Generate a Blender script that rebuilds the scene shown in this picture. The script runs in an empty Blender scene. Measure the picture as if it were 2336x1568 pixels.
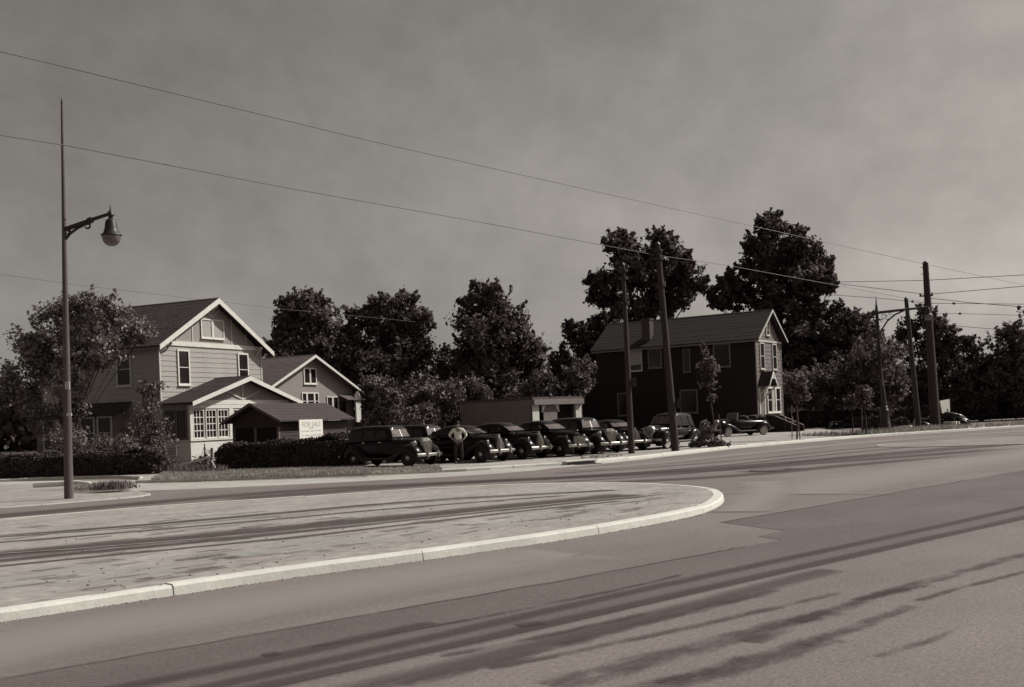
import bpy, bmesh, math, random
import numpy as np
from mathutils import Vector, Matrix

random.seed(7)
RNG = np.random.default_rng(11)
SC = bpy.context.scene
COL = SC.collection
R = math.radians

# ---------------------------------------------------------------- camera, sky, sun, exposure
FPX, CH, ROLL, U0, V0 = 2500.0, 1.8, R(2.3), 1168.0, 955.0      # focal length in photo pixels (photo 2336 wide), eye height, roll
CR, SR = math.cos(ROLL), math.sin(ROLL)
cam_d = bpy.data.cameras.new('camera')
cam = bpy.data.objects.new('camera', cam_d)
COL.objects.link(cam)
cam_d.sensor_width = 36.0
cam_d.sensor_fit = 'HORIZONTAL'
cam_d.lens = 36.0 * FPX / 2336.0
cam_d.shift_y = (V0 - 784.0) / 2336.0
cam_d.clip_end = 3000.0
cam.matrix_world = Matrix(((CR, SR, 0, 0), (0, 0, -1, 0), (-SR, CR, 0, CH), (0, 0, 0, 1)))
SC.camera = cam

SUN_AZ, SUN_EL = R(20), R(43)          # azimuth from +X towards +Y
world = bpy.data.worlds.new('World')
SC.world = world
world.use_nodes = True
wn, wl = world.node_tree.nodes, world.node_tree.links
wn.clear()
sky = wn.new('ShaderNodeTexSky')
sky.sky_type = 'NISHITA'
sky.sun_disc = False
sky.sun_elevation = SUN_EL
sky.sun_rotation = math.pi / 2 - SUN_AZ
sky.air_density = 1.0
sky.dust_density = 2.4
bw = wn.new('ShaderNodeRGBToBW')
wl.new(sky.outputs[0], bw.inputs[0])
# thin high cloud, faint, all round the sky
tcw = wn.new('ShaderNodeTexCoord')
mpw = wn.new('ShaderNodeMapping')
mpw.inputs['Scale'].default_value = (1.0, 1.0, 2.2)
nzw = wn.new('ShaderNodeTexNoise')
nzw.inputs['Scale'].default_value = 3.2
nzw.inputs['Detail'].default_value = 7.0
nzw.inputs['Roughness'].default_value = 0.62
wl.new(tcw.outputs['Generated'], mpw.inputs[0])
wl.new(mpw.outputs[0], nzw.inputs['Vector'])
mrw = wn.new('ShaderNodeMapRange')
mrw.inputs['From Min'].default_value = 0.3
mrw.inputs['From Max'].default_value = 0.7
mrw.inputs['To Min'].default_value = 0.87
mrw.inputs['To Max'].default_value = 1.14
wl.new(nzw.outputs['Fac'], mrw.inputs['Value'])
nz2 = wn.new('ShaderNodeTexNoise')
nz2.inputs['Scale'].default_value = 24.0
nz2.inputs['Detail'].default_value = 5.0
nz2.inputs['Roughness'].default_value = 0.6
wl.new(tcw.outputs['Generated'], nz2.inputs['Vector'])
mr2 = wn.new('ShaderNodeMapRange')
mr2.inputs['From Min'].default_value = 0.3
mr2.inputs['From Max'].default_value = 0.7
mr2.inputs['To Min'].default_value = 0.93
mr2.inputs['To Max'].default_value = 1.07
wl.new(nz2.outputs['Fac'], mr2.inputs['Value'])
mu2 = wn.new('ShaderNodeMath')
mu2.operation = 'MULTIPLY'
wl.new(mrw.outputs[0], mu2.inputs[0])
wl.new(mr2.outputs[0], mu2.inputs[1])
mul = wn.new('ShaderNodeMath')
mul.operation = 'MULTIPLY'
wl.new(bw.outputs[0], mul.inputs[0])
wl.new(mu2.outputs[0], mul.inputs[1])
tintw = wn.new('ShaderNodeMix')
tintw.data_type = 'RGBA'
tintw.blend_type = 'MULTIPLY'
tintw.inputs[0].default_value = 1.0
tintw.inputs[7].default_value = (1.0, 0.945, 0.855, 1)
wl.new(mul.outputs[0], tintw.inputs[6])
bg = wn.new('ShaderNodeBackground')
bg.inputs['Strength'].default_value = 0.085
wl.new(tintw.outputs[2], bg.inputs['Color'])
wo = wn.new('ShaderNodeOutputWorld')
wl.new(bg.outputs[0], wo.inputs[0])

sun_d = bpy.data.lights.new('sun', 'SUN')
sun_d.energy = 5.0
sun_d.angle = R(0.5)
sun_d.color = (1.0, 0.975, 0.93)
sun = bpy.data.objects.new('sun', sun_d)
COL.objects.link(sun)
sd = Vector((math.cos(SUN_AZ) * math.cos(SUN_EL), math.sin(SUN_AZ) * math.cos(SUN_EL), math.sin(SUN_EL)))
sun.rotation_euler = sd.to_track_quat('Z', 'Y').to_euler()
sun.location = (60, 20, 80)

SC.view_settings.view_transform = 'Standard'
SC.view_settings.look = 'None'
SC.view_settings.exposure = -0.12
SC.view_settings.gamma = 1.0
SC.render.engine = 'CYCLES'


# ---------------------------------------------------------------- geometry of the survey: photo pixel <-> place
def lev(u, v):
    du, dv = u - U0, v - V0
    return du * CR - dv * SR, du * SR + dv * CR


def G(u, v, z=0.0):
    x, y = lev(u, v)
    Y = (CH - z) * FPX / y
    return Vector((x / FPX * Y, Y, z))


def P(u, v, Y):
    x, y = lev(u, v)
    return Vector((x / FPX * Y, Y, CH - y / FPX * Y))


# ---------------------------------------------------------------- materials (grey print tones, warm in the darks)
def tone(v):
    t = min(1.0, v / 0.42) ** 0.4
    a, b = (1.45, 0.91, 0.93), (1.01, 0.985, 0.90)
    return tuple(min(1.0, v * (a[i] * (1 - t) + b[i] * t)) for i in range(3)) + (1.0,)


MATS = {}


def mat(name, v, rough=0.8, var=0.25, scale=3.0, bump=0.0, bscale=20.0, stretch=(1, 1, 1), metallic=0.0, spec=0.35,
        coord='Object', fine=0.0, fscale=60.0, trans=0.0, rz=0.0):
    if name in MATS:
        return MATS[name]
    m = bpy.data.materials.new(name)
    m.use_nodes = True
    n, l = m.node_tree.nodes, m.node_tree.links
    b = n['Principled BSDF']
    b.inputs['Roughness'].default_value = rough
    b.inputs['Metallic'].default_value = metallic
    b.inputs['Specular IOR Level'].default_value = spec
    if coord == 'World':
        g = n.new('ShaderNodeNewGeometry')
        src = g.outputs['Position']
    else:
        g = n.new('ShaderNodeTexCoord')
        src = g.outputs['Object']
    mp = n.new('ShaderNodeMapping')
    mp.vector_type = 'TEXTURE'
    mp.inputs['Scale'].default_value = tuple(1 / q for q in stretch)
    mp.inputs['Rotation'].default_value = (0, 0, R(rz))
    l.new(src, mp.inputs[0])
    nz = n.new('ShaderNodeTexNoise')
    nz.inputs['Scale'].default_value = scale
    nz.inputs['Detail'].default_value = 6
    nz.inputs['Roughness'].default_value = 0.65
    l.new(mp.outputs[0], nz.inputs['Vector'])
    ramp = n.new('ShaderNodeMapRange')
    ramp.inputs['From Min'].default_value = 0.3
    ramp.inputs['From Max'].default_value = 0.7
    l.new(nz.outputs['Fac'], ramp.inputs['Value'])
    mix = n.new('ShaderNodeMix')
    mix.data_type = 'RGBA'
    mix.inputs[6].default_value = tone(v * (1 - var))
    mix.inputs[7].default_value = tone(v * (1 + var))
    l.new(ramp.outputs[0], mix.inputs[0])
    out = mix.outputs[2]
    if fine:
        nf = n.new('ShaderNodeTexNoise')
        nf.inputs['Scale'].default_value = fscale
        nf.inputs['Detail'].default_value = 3
        l.new(mp.outputs[0], nf.inputs['Vector'])
        rf = n.new('ShaderNodeMapRange')
        rf.inputs['From Min'].default_value = 0.32
        rf.inputs['From Max'].default_value = 0.68
        rf.inputs['To Min'].default_value = 1 - fine
        rf.inputs['To Max'].default_value = 1 + fine
        l.new(nf.outputs['Fac'], rf.inputs['Value'])
        mm = n.new('ShaderNodeVectorMath')
        mm.operation = 'SCALE'
        l.new(out, mm.inputs[0])
        l.new(rf.outputs[0], mm.inputs['Scale'])
        out = mm.outputs[0]
    l.new(out, b.inputs['Base Color'])
    if bump:
        nb = n.new('ShaderNodeTexNoise')
        nb.inputs['Scale'].default_value = bscale
        nb.inputs['Detail'].default_value = 4
        l.new(mp.outputs[0], nb.inputs['Vector'])
        bp = n.new('ShaderNodeBump')
        bp.inputs['Strength'].default_value = bump
        bp.inputs['Distance'].default_value = 0.05
        l.new(nb.outputs['Fac'], bp.inputs['Height'])
        l.new(bp.outputs[0], b.inputs['Normal'])
    if trans:
        tr = n.new('ShaderNodeBsdfTranslucent')
        l.new(out, tr.inputs['Color'])
        ms = n.new('ShaderNodeMixShader')
        ms.inputs[0].default_value = trans
        l.new(b.outputs[0], ms.inputs[1])
        l.new(tr.outputs[0], ms.inputs[2])
        l.new(ms.outputs[0], n['Material Output'].inputs[0])
    MATS[name] = m
    return m


def stain_mat(name, v, strength, patchy, nscale=1.2, stretch=(1, 1, 1)):
    """worn-in stain on paving: soft across the strip (uv.y), patchy along it"""
    m = bpy.data.materials.new(name)
    m.use_nodes = True
    n, l = m.node_tree.nodes, m.node_tree.links
    b = n['Principled BSDF']
    b.inputs['Base Color'].default_value = tone(v)
    b.inputs['Roughness'].default_value = 0.8
    b.inputs['Specular IOR Level'].default_value = 0.2
    uv = n.new('ShaderNodeUVMap')
    sp = n.new('ShaderNodeSeparateXYZ')
    l.new(uv.outputs[0], sp.inputs[0])

    def ma(op, a, bb=None):
        k = n.new('ShaderNodeMath')
        k.operation = op
        for i, q in enumerate((a, bb)):
            if q is None:
                continue
            if isinstance(q, (int, float)):
                k.inputs[i].default_value = q
            else:
                l.new(q, k.inputs[i])
        return k.outputs[0]

    def par(o):
        return ma('MULTIPLY', ma('MULTIPLY', o, ma('SUBTRACT', 1.0, o)), 4.0)
    fy = par(sp.outputs['Y'])
    fx = ma('MINIMUM', ma('MULTIPLY', par(sp.outputs['X']), 4.0), 1.0)
    g = n.new('ShaderNodeNewGeometry')
    mp = n.new('ShaderNodeMapping')
    mp.vector_type = 'TEXTURE'
    mp.inputs['Scale'].default_value = tuple(1 / q for q in stretch)
    mp.inputs['Rotation'].default_value = (0, 0, R(42))
    l.new(g.outputs['Position'], mp.inputs[0])
    nz = n.new('ShaderNodeTexNoise')
    nz.inputs['Scale'].default_value = nscale
    nz.inputs['Detail'].default_value = 8
    nz.inputs['Roughness'].default_value = 0.7
    l.new(mp.outputs[0], nz.inputs['Vector'])
    a = ma('MULTIPLY', fy, fx)
    k = n.new('ShaderNodeMapRange')
    k.inputs['From Min'].default_value = patchy[0]
    k.inputs['From Max'].default_value = patchy[1]
    l.new(ma('ADD', nz.outputs['Fac'], ma('MULTIPLY', a, patchy[2])), k.inputs['Value'])
    a = ma('MULTIPLY', ma('MULTIPLY', k.outputs[0], a), strength)
    tr = n.new('ShaderNodeBsdfTransparent')
    ms = n.new('ShaderNodeMixShader')
    l.new(a, ms.inputs[0])
    l.new(tr.outputs[0], ms.inputs[1])
    l.new(b.outputs[0], ms.inputs[2])
    l.new(ms.outputs[0], n['Material Output'].inputs[0])
    return m


M_DIRT = mat('lot_dirt', 0.30, 0.95, 0.22, 0.35, 0.4, 6, coord='World', fine=0.25, fscale=5)
M_ROAD = mat('asphalt', 0.155, 0.88, 0.17, 0.35, 0.25, 40, coord='World', fine=0.16, fscale=26, spec=0.2, rz=42, stretch=(.6, 1.1, 1))
M_ROAD2 = mat('asphalt_newer', 0.104, 0.85, 0.15, 0.5, 0.25, 40, coord='World', fine=0.15, fscale=28, spec=0.2, rz=42, stretch=(.6, 1.1, 1))
M_GUT = mat('worn_concrete', 0.35, 0.9, 0.18, 0.6, 0.2, 20, coord='World', fine=0.1, fscale=6)
M_MED = mat('median_dirt', 0.27, 0.95, 0.26, 0.8, 0.12, 30, coord='World', fine=0.22, fscale=7, rz=45, stretch=(.6, 1.1, 1))
M_KERB = mat('kerb_concrete', 0.58, 0.9, 0.10, 1.2, 0.1, 25, coord='World', fine=0.06, fscale=14)
M_RAIL = mat('rail_steel', 0.36, 0.5, 0.3, 2, metallic=0.3, coord='World')
M_WHITE = mat('white_paint', 0.62, 0.6, 0.10, 3)
M_OFFW = mat('weathered_white_paint', 0.47, 0.7, 0.13, 3)
M_STUCCO = mat('white_stucco', 0.64, 0.9, 0.06, 2, 0.4, 40)
M_SIDE = mat('pale_siding', 0.33, 0.8, 0.14, 1.6, 0.2, 25, stretch=(0.4, 0.4, 4), fine=0.12, fscale=10)
M_GABLE = mat('gable_stucco', 0.27, 0.9, 0.08, 1.5, 0.3, 40)
M_STUC2 = mat('grey_stucco', 0.235, 0.9, 0.07, 1.2, 0.4, 60, fine=0.06, fscale=20)
M_ROOF = mat('dark_shingle', 0.031, 0.9, 0.35, 2.2, 0.5, 12, fine=0.4, fscale=7)
M_ROOF2 = mat('grey_shingle', 0.085, 0.9, 0.14, 1.5, 0.3, 20, fine=0.15, fscale=8)
M_ROOF3 = mat('shed_felt', 0.042, 0.9, 0.12, 1.2, 0.2, 12, fine=0.1, fscale=6)
M_ROOF4 = mat('brown_shingle', 0.019, 0.9, 0.12, 1.0, 0.2, 20, fine=0.16, fscale=8)
M_DKLIT = mat('sunlit_dark_clapboard', 0.145, 0.9, 0.18, 2.0, 0.3, 30, stretch=(0.6, 0.6, 5), fine=0.15, fscale=8)  # sunlit front tone, painted much lighter than the shaded sides
M_DKSHADED = mat('shaded_dark_wall', 0.013, 0.9, 0.16, 2.0, 0.3, 30, stretch=(0.6, 0.6, 4), fine=0.12, fscale=8)  # shade painted into the wall colour, near black away from the sun
M_SHED = mat('shed_boards', 0.046, 0.85, 0.15, 2, 0.2, 20, stretch=(1, 1, 5))
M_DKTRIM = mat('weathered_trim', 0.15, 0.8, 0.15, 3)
M_DARK = mat('interior_shade', 0.012, 0.9, 0.1, 2)  # black that stands in for the shade inside openings
M_PANE = mat('window_glass', 0.016, 0.12, 0.3, 1.2, spec=0.3)
M_BLIND = mat('window_blind', 0.30, 0.8, 0.08, 2)
M_CURTAIN = mat('curtain', 0.34, 0.8, 0.25, 5, stretch=(4, 4, 1))
M_GARWALL = mat('garage_render', 0.19, 0.9, 0.10, 0.8, 0.2, 20)
M_BRICKD = mat('chimney_brick', 0.05, 0.9, 0.25, 6, 0.4, 20)
M_POLE = mat('pole_wood', 0.036, 0.85, 0.3, 1.5, 0.5, 20, stretch=(6, 6, 0.4))
M_POLEL = mat('pole_wood_pale', 0.10, 0.85, 0.25, 1.5, 0.5, 20, stretch=(6, 6, 0.4))
M_IRON = mat('painted_iron', 0.02, 0.5, 0.2, 4, spec=0.4)
M_WIRE = mat('wire', 0.07, 0.6, 0.1, 2)
M_GLOBE = mat('milk_glass', 0.13, 0.25, 0.1, 3, spec=0.5)
M_LEAF = mat('leaves', 0.092, 0.7, 0.4, 0.55, coord='World', fine=0.3, fscale=2.5, trans=0.35, spec=0.35)
M_LEAFD = mat('leaves_dark', 0.078, 0.65, 0.4, 0.6, coord='World', fine=0.3, fscale=2.5, trans=0.32, spec=0.35)
M_LEAFL = mat('leaves_light', 0.17, 0.55, 0.4, 0.7, coord='World', fine=0.35, fscale=3, trans=0.25, spec=0.4)
M_BUSH = mat('bush_leaves', 0.125, 0.7, 0.4, 0.8, coord='World', fine=0.3, fscale=3, trans=0.2)
M_HEDGE = mat('hedge_leaves', 0.046, 0.7, 0.4, 1.2, coord='World', fine=0.3, fscale=5, trans=0.12)
M_HCORE = mat('hedge_twigs', 0.008, 0.95, 0.2, 2)
M_GRASS = mat('dry_grass', 0.30, 0.9, 0.35, 0.8, coord='World', fine=0.2, fscale=6, trans=0.2)
M_BARK = mat('bark', 0.035, 0.9, 0.3, 3, 0.5, 10, stretch=(2, 2, 0.5))
M_PAINT = mat('black_car_paint', 0.007, 0.26, 0.25, 1.0, spec=0.2)
M_PAINTG = mat('grey_car_paint', 0.025, 0.3, 0.2, 1.0, spec=0.5)
M_CHROME = mat('chrome', 0.42, 0.34, 0.12, 3, metallic=0.9)
M_GRILLE = mat('grille_metal', 0.36, 0.4, 0.15, 5, metallic=0.6)
M_TYRE = mat('tyre_rubber', 0.014, 0.9, 0.2, 4)
M_WWALL = mat('whitewall', 0.33, 0.8, 0.12, 4)
M_RIM = mat('wheel_rim', 0.035, 0.5, 0.2, 3)
M_CARGLASS = mat('car_glass', 0.10, 0.5, 0.25, 2, spec=0.12)
M_SIDEGLASS = mat('car_side_glass', 0.012, 0.2, 0.3, 2, spec=0.2)
M_CLOTH = mat('canvas_top', 0.05, 0.9, 0.2, 4)
M_SIGN = mat('sign_white', 0.72, 0.6, 0.05, 2)
M_SIGNG = mat('sign_grey', 0.17, 0.7, 0.08, 3)
M_INK = mat('sign_lettering', 0.38, 0.8, 0.2, 8)
M_INKD = mat('sign_lettering_dark', 0.05, 0.8, 0.2, 8)
M_SKIN = mat('skin', 0.20, 0.6, 0.06, 5)
M_SHIRT = mat('white_shirt', 0.6, 0.85, 0.08, 6)
M_TROUS = mat('dark_trousers', 0.02, 0.9, 0.15, 6)
M_HAIR = mat('dark_hair', 0.012, 0.7, 0.2, 10)


# ---------------------------------------------------------------- mesh helpers
class MB:
    def __init__(self):
        self.v, self.f, self.uv = [], [], None

    def add(self, vs, fs):
        o = len(self.v)
        self.v += [tuple(p) for p in vs]
        self.f += [tuple(i + o for i in q) for q in fs]

    def box(self, x0, x1, y0, y1, z0, z1):
        self.add([(x0, y0, z0), (x1, y0, z0), (x1, y1, z0), (x0, y1, z0), (x0, y0, z1), (x1, y0, z1), (x1, y1, z1), (x0, y1, z1)],
                 [(0, 3, 2, 1), (4, 5, 6, 7), (0, 1, 5, 4), (1, 2, 6, 5), (2, 3, 7, 6), (3, 0, 4, 7)])

    def bar(self, a, b, w, h, up=(0, 0, 1)):
        a, b = Vector(a), Vector(b)
        d = (b - a).normalized()
        u = Vector(up)
        s = d.cross(u)
        if s.length < 1e-4:
            s = d.cross(Vector((1, 0, 0)))
        s.normalize()
        t = s.cross(d).normalized()
        s, t = s * (w / 2), t * (h / 2)
        self.add([a - s - t, a + s - t, a + s + t, a - s + t, b - s - t, b + s - t, b + s + t, b - s + t],
                 [(0, 3, 2, 1), (4, 5, 6, 7), (0, 1, 5, 4), (1, 2, 6, 5), (2, 3, 7, 6), (3, 0, 4, 7)][::1])

    def tube(self, pts, rad, n=8, cap=True):
        pts = [Vector(p) for p in pts]
        if not hasattr(rad, '__len__'):
            rad = [rad] * len(pts)
        rings = []
        ref = Vector((0, 0, 1))
        for i, p in enumerate(pts):
            d = (pts[min(i + 1, len(pts) - 1)] - pts[max(i - 1, 0)]).normalized()
            s = d.cross(ref)
            if s.length < 0.05:
                s = d.cross(Vector((0, 1, 0)))
            s.normalize()
            t = s.cross(d).normalized()
            rings.append([p + (s * math.cos(2 * math.pi * k / n) + t * math.sin(2 * math.pi * k / n)) * rad[i] for k in range(n)])
        self.loft(rings, cap)

    def loft(self, rings, cap=True, closed=True):
        o = len(self.v)
        n = len(rings[0])
        for r in rings:
            self.v += [tuple(p) for p in r]
        for i in range(len(rings) - 1):
            for k in range(n if closed else n - 1):
                a, b = o + i * n + k, o + i * n + (k + 1) % n
                self.f.append((a, b, b + n, a + n))
        if cap and closed:
            self.f.append(tuple(o + k for k in range(n))[::-1])
            self.f.append(tuple(o + (len(rings) - 1) * n + k for k in range(n)))

    def lathe(self, prof, n=16, axis='z', at=(0, 0, 0)):
        at = Vector(at)
        rings = []
        for r, h in prof:
            ring = []
            for k in range(n):
                c, s = r * math.cos(2 * math.pi * k / n), r * math.sin(2 * math.pi * k / n)
                p = {'z': (c, s, h), 'x': (h, c, s), 'y': (s, h, c)}[axis]
                ring.append(at + Vector(p))
            rings.append(ring)
        self.loft(rings)

    def prism(self, poly, y0, y1):
        """polygon in x,z extruded along y"""
        n = len(poly)
        self.add([(x, y0, z) for x, z in poly] + [(x, y1, z) for x, z in poly],
                 [tuple(range(n)), tuple(range(2 * n - 1, n - 1, -1))] + [(i, i + n, (i + 1) % n + n, (i + 1) % n) for i in range(n)])

    def sheet(self, pts):
        self.add(pts, [tuple(range(len(pts)))])

    def mesh(self, name, m, smooth=False):
        me = bpy.data.meshes.new(name)
        me.from_pydata(self.v, [], self.f)
        if smooth:
            for p in me.polygons:
                p.use_smooth = True
        bm = bmesh.new()
        bm.from_mesh(me)
        bmesh.ops.recalc_face_normals(bm, faces=bm.faces)
        bm.to_mesh(me)
        bm.free()
        me.materials.append(m)
        return me

    def build(self, name, m, parent=None, loc=None, rot=None, smooth=False, kind=None, label=None):
        return link(name, self.mesh(name, m, smooth), parent, loc, rot, kind, label)


def link(name, me, parent=None, loc=None, rot=None, kind=None, label=None):
    o = bpy.data.objects.new(name, me)
    COL.objects.link(o)
    if parent:
        o.parent = parent
    if loc is not None:
        o.location = loc
    if rot is not None:
        o.rotation_euler = rot
    if kind:
        o['kind'] = kind
    if label:
        o['label'] = label
    if smooth_needed(me):
        pass
    return o


def smooth_needed(me):
    return False


def tag(o, label, cat, group=None):
    o['label'] = label
    o['category'] = cat
    if group:
        o['group'] = group
    return o


def thing(name, label, cat, loc=(0, 0, 0), rz=0.0, group=None):
    o = bpy.data.objects.new(name, None)
    COL.objects.link(o)
    o.location = loc
    o.rotation_euler = (0, 0, rz)
    o.empty_display_size = 0.2
    return tag(o, label, cat, group)


def copy_tree(o, parent=None):
    c = o.copy()
    COL.objects.link(c)
    c.parent = parent
    for ch in list(o.children):
        copy_tree(ch, c)
    return c


def auto_smooth(o, ang=40):
    for p in o.data.polygons:
        p.use_smooth = True
    try:
        o.data.set_sharp_from_angle(angle=R(ang))
    except Exception:
        pass
    return o


# ---------------------------------------------------------------- ground, road, median
RZ = -0.12                                   # road level; kerb tops and land at z = 0


def polysheet(name, pts, m, z, kind='structure'):
    mb = MB()
    mb.sheet([(p[0], p[1], z) for p in pts])
    return mb.build(name, m, kind=kind)


polysheet('ground', [(-900, -200), (900, -200), (900, 1500), (-900, 1500)], M_DIRT, -0.30)
polysheet('road', [(-160, -60), (160, -60), (160, 200), (-160, 200)], M_ROAD, RZ)


def resample(pts, step):
    out = [Vector(pts[0])]
    for a, b in zip(pts[:-1], pts[1:]):
        a, b = Vector(a), Vector(b)
        n = max(1, int((b - a).length / step))
        for k in range(1, n + 1):
            out.append(a.lerp(b, k / n))
    return out


def smooth_line(pts, it=2):
    pts = [Vector(p) for p in pts]
    for _ in range(it):
        q = [pts[0]]
        for a, b in zip(pts[:-1], pts[1:]):
            q += [a.lerp(b, 0.25), a.lerp(b, 0.75)]
        q.append(pts[-1])
        pts = q
    return pts


def arc_points(pts, step):
    """points at equal distance along a polyline"""
    L = [0.0]
    for a, b in zip(pts[:-1], pts[1:]):
        L.append(L[-1] + (b - a).length)
    n = max(1, round(L[-1] / step))
    out, i = [], 0
    for k in range(n + 1):
        s = L[-1] * k / n
        while i < len(L) - 2 and L[i + 1] < s:
            i += 1
        d = L[i + 1] - L[i]
        out.append(pts[i].lerp(pts[i + 1], 0 if d == 0 else (s - L[i]) / d))
    return out


def offset(pts, d):
    out = []
    for i, p in enumerate(pts):
        t = pts[min(i + 1, len(pts) - 1)] - pts[max(i - 1, 0)]
        nrm = Vector((-t.y, t.x, 0)).normalized()
        out.append(p + nrm * d)
    return out


def kerb(parent, line, width, z0, z1, step, m, name='kerb_stone', gap=0.012, sub=3, jit=0.012):
    fine = arc_points(line, step / sub)
    inner = offset(fine, width)
    k = 0
    while k + sub < len(fine) + 0:
        a, b = fine[k:k + sub + 1], inner[k:k + sub + 1]
        ja, jb = random.uniform(-jit, jit), random.uniform(-jit, jit)
        rings = []
        for i, (p, q) in enumerate(zip(a, b)):
            t = (a[1] - a[0]).normalized() * (gap if i == 0 else -gap if i == sub else 0)
            j = ja + (jb - ja) * i / sub
            p2, q2 = p + t, q + t
            e = (q2 - p2).normalized()
            rings.append([(p2.x, p2.y, z0), (p2.x + e.x * .03, p2.y + e.y * .03, z1 - .03 + j), (p2.x + e.x * .06, p2.y + e.y * .06, z1 + j),
                          (q2.x, q2.y, z1 + j), (q2.x, q2.y, z0)])
        mb = MB()
        mb.loft(rings)
        mb.build(name, m, parent)
        k += sub


# the corner of the block: pavement, parking lot and yards
kerb_px = [(310, 1103), (420, 1100), (500, 1098), (650, 1092), (845, 1085), (1000, 1079), (1100, 1074), (1200, 1067), (1320, 1060), (1400, 1053),
           (1478, 1045), (1570, 1035), (1664, 1024), (1800, 1012), (1951, 999), (2090, 990), (2211, 983), (2336, 975)]
kline = [G(u, v, RZ) for u, v in kerb_px]
kline += [Vector((46, 78, RZ)), Vector((75, 98, RZ)), Vector((120, 128, RZ))]
kline = smooth_line(kline, 2)
left_edge = [G(312, 1100, RZ), G(322, 1094, RZ), G(250, 1091, RZ), G(100, 1096, RZ), G(0, 1100, RZ), Vector((-34, 47.5, RZ)), Vector((-90, 50, RZ))]
inner = offset(kline, 0.2)
near = [p for p in inner if p.x < 21]
edge_r = [Vector((22.3, 66.5, 0)), Vector((23.5, 80, 0)), Vector((26, 100, 0)), Vector((34, 240, 0))]
land = near + edge_r + [Vector((-160, 240, 0)), Vector((-160, 52, 0))] + [p + Vector((0, .1, 0)) for p in left_edge[::-1]]
polysheet('block_ground', [(p.x, p.y) for p in land], M_DIRT, 0.0)
# the far yard at the right lies lower than the pavement
verge_o = [p for p in inner if p.x >= 20.2]
verge_i = [p + Vector((-.70, .72, 0)) * 3.4 for p in verge_o]
mb = MB()
for k in range(len(verge_o) - 1):
    mb.add([tuple(verge_o[k][:2]) + (0,), tuple(verge_o[k + 1][:2]) + (0,), tuple(verge_i[k + 1][:2]) + (0,), tuple(verge_i[k][:2]) + (0,)], [(0, 1, 2, 3)])
mb.build('verge', M_DIRT, kind='structure')
low = [p + Vector((-.70, .72, 0)) * 4.5 for p in verge_i]
mb = MB()
for k in range(len(verge_o) - 1):
    mb.add([tuple(verge_i[k][:2]) + (0,), tuple(verge_i[k + 1][:2]) + (0,), tuple(low[k + 1][:2]) + (-.7,), tuple(low[k][:2]) + (-.7,)], [(0, 1, 2, 3)])
mb.sheet([tuple(p[:2]) + (-.7,) for p in low] + [(230, 240, -.7), (20, 240, -.7), (10, 90, -.7)])
M_DKGROUND = mat('dark_ground', 0.055, 0.95, 0.3, 0.5, 0.4, 8, coord='World', fine=0.25, fscale=6)
mb.build('far_yard', M_DKGROUND, kind='structure')
polysheet('bounce_cut_ground', [(-150, 51.5), (-16, 49.2), (-6.6, 48.3), (-5.2, 53), (1.5, 60), (9, 72), (15, 79.5), (22.5, 84), (25.5, 100), (30, 238), (-150, 238)], M_DKGROUND, 0.004)  # dark ground added to cut light bounced onto the shaded house walls
ke = bpy.data.objects.new('street_kerb', None)
COL.objects.link(ke)
ke['kind'] = 'structure'
kerb(ke, kline, 0.24, RZ - .1, 0.012, 3.0, M_KERB)
kerb(ke, smooth_line(left_edge, 1)[::-1], 0.15, RZ - .1, 0.012, 3.0, M_KERB)

gl = [p for p in kline if p.x < 30]
go = offset(gl, -1.9)
gm = MB()
GX = [-14, -8, -2.6, .4, 3, 6, 30]
GW = [5.2, 4.8, 3.4, 2.0, .9, .5, .4]
for i in range(len(gl) - 1):
    w0, w1 = [float(np.interp(p.x, GX, GW)) / 1.9 for p in (gl[i], gl[i + 1])]
    q0, q1 = gl[i] + (go[i] - gl[i]) * w0, gl[i + 1] + (go[i + 1] - gl[i + 1]) * w1
    gm.add([(gl[i].x, gl[i].y, RZ + .004), (q0.x, q0.y, RZ + .004), (q1.x, q1.y, RZ + .004), (gl[i + 1].x, gl[i + 1].y, RZ + .004)], [(0, 1, 2, 3)])
go = [gl[0] + (go[0] - gl[0]) * (5.2 / 1.9)]
gm.build('gutter', M_GUT, kind='structure')
# side-street apron, left
polysheet('driveway', [G(-60, 1150, RZ)[:2], G(344, 1132, RZ)[:2], tuple(go[0][:2]), tuple(gl[0][:2]), G(318, 1096, RZ)[:2], G(-60, 1100, RZ)[:2]], M_GUT, RZ + .008)
# corner with the lamp pole, lower left
cl = [G(u, v, RZ) for u, v in ((-300, 1175), (-60, 1164), (60, 1156), (149, 1149), (250, 1141), (330, 1134), (350, 1129), (340, 1124), (300, 1119), (230, 1112), (170, 1104), (60, 1106), (-300, 1116))]
cl = smooth_line(cl, 1)
corner = offset(cl, 0.15)
polysheet('corner_pavement', [(p.x, p.y) for p in corner], M_MED, -.09)
ck = bpy.data.objects.new('corner_kerb', None)
COL.objects.link(ck)
ck['kind'] = 'structure'
kerb(ck, cl[:16], 0.2, RZ - .1, -.085, 2.2, M_GUT)

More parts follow.
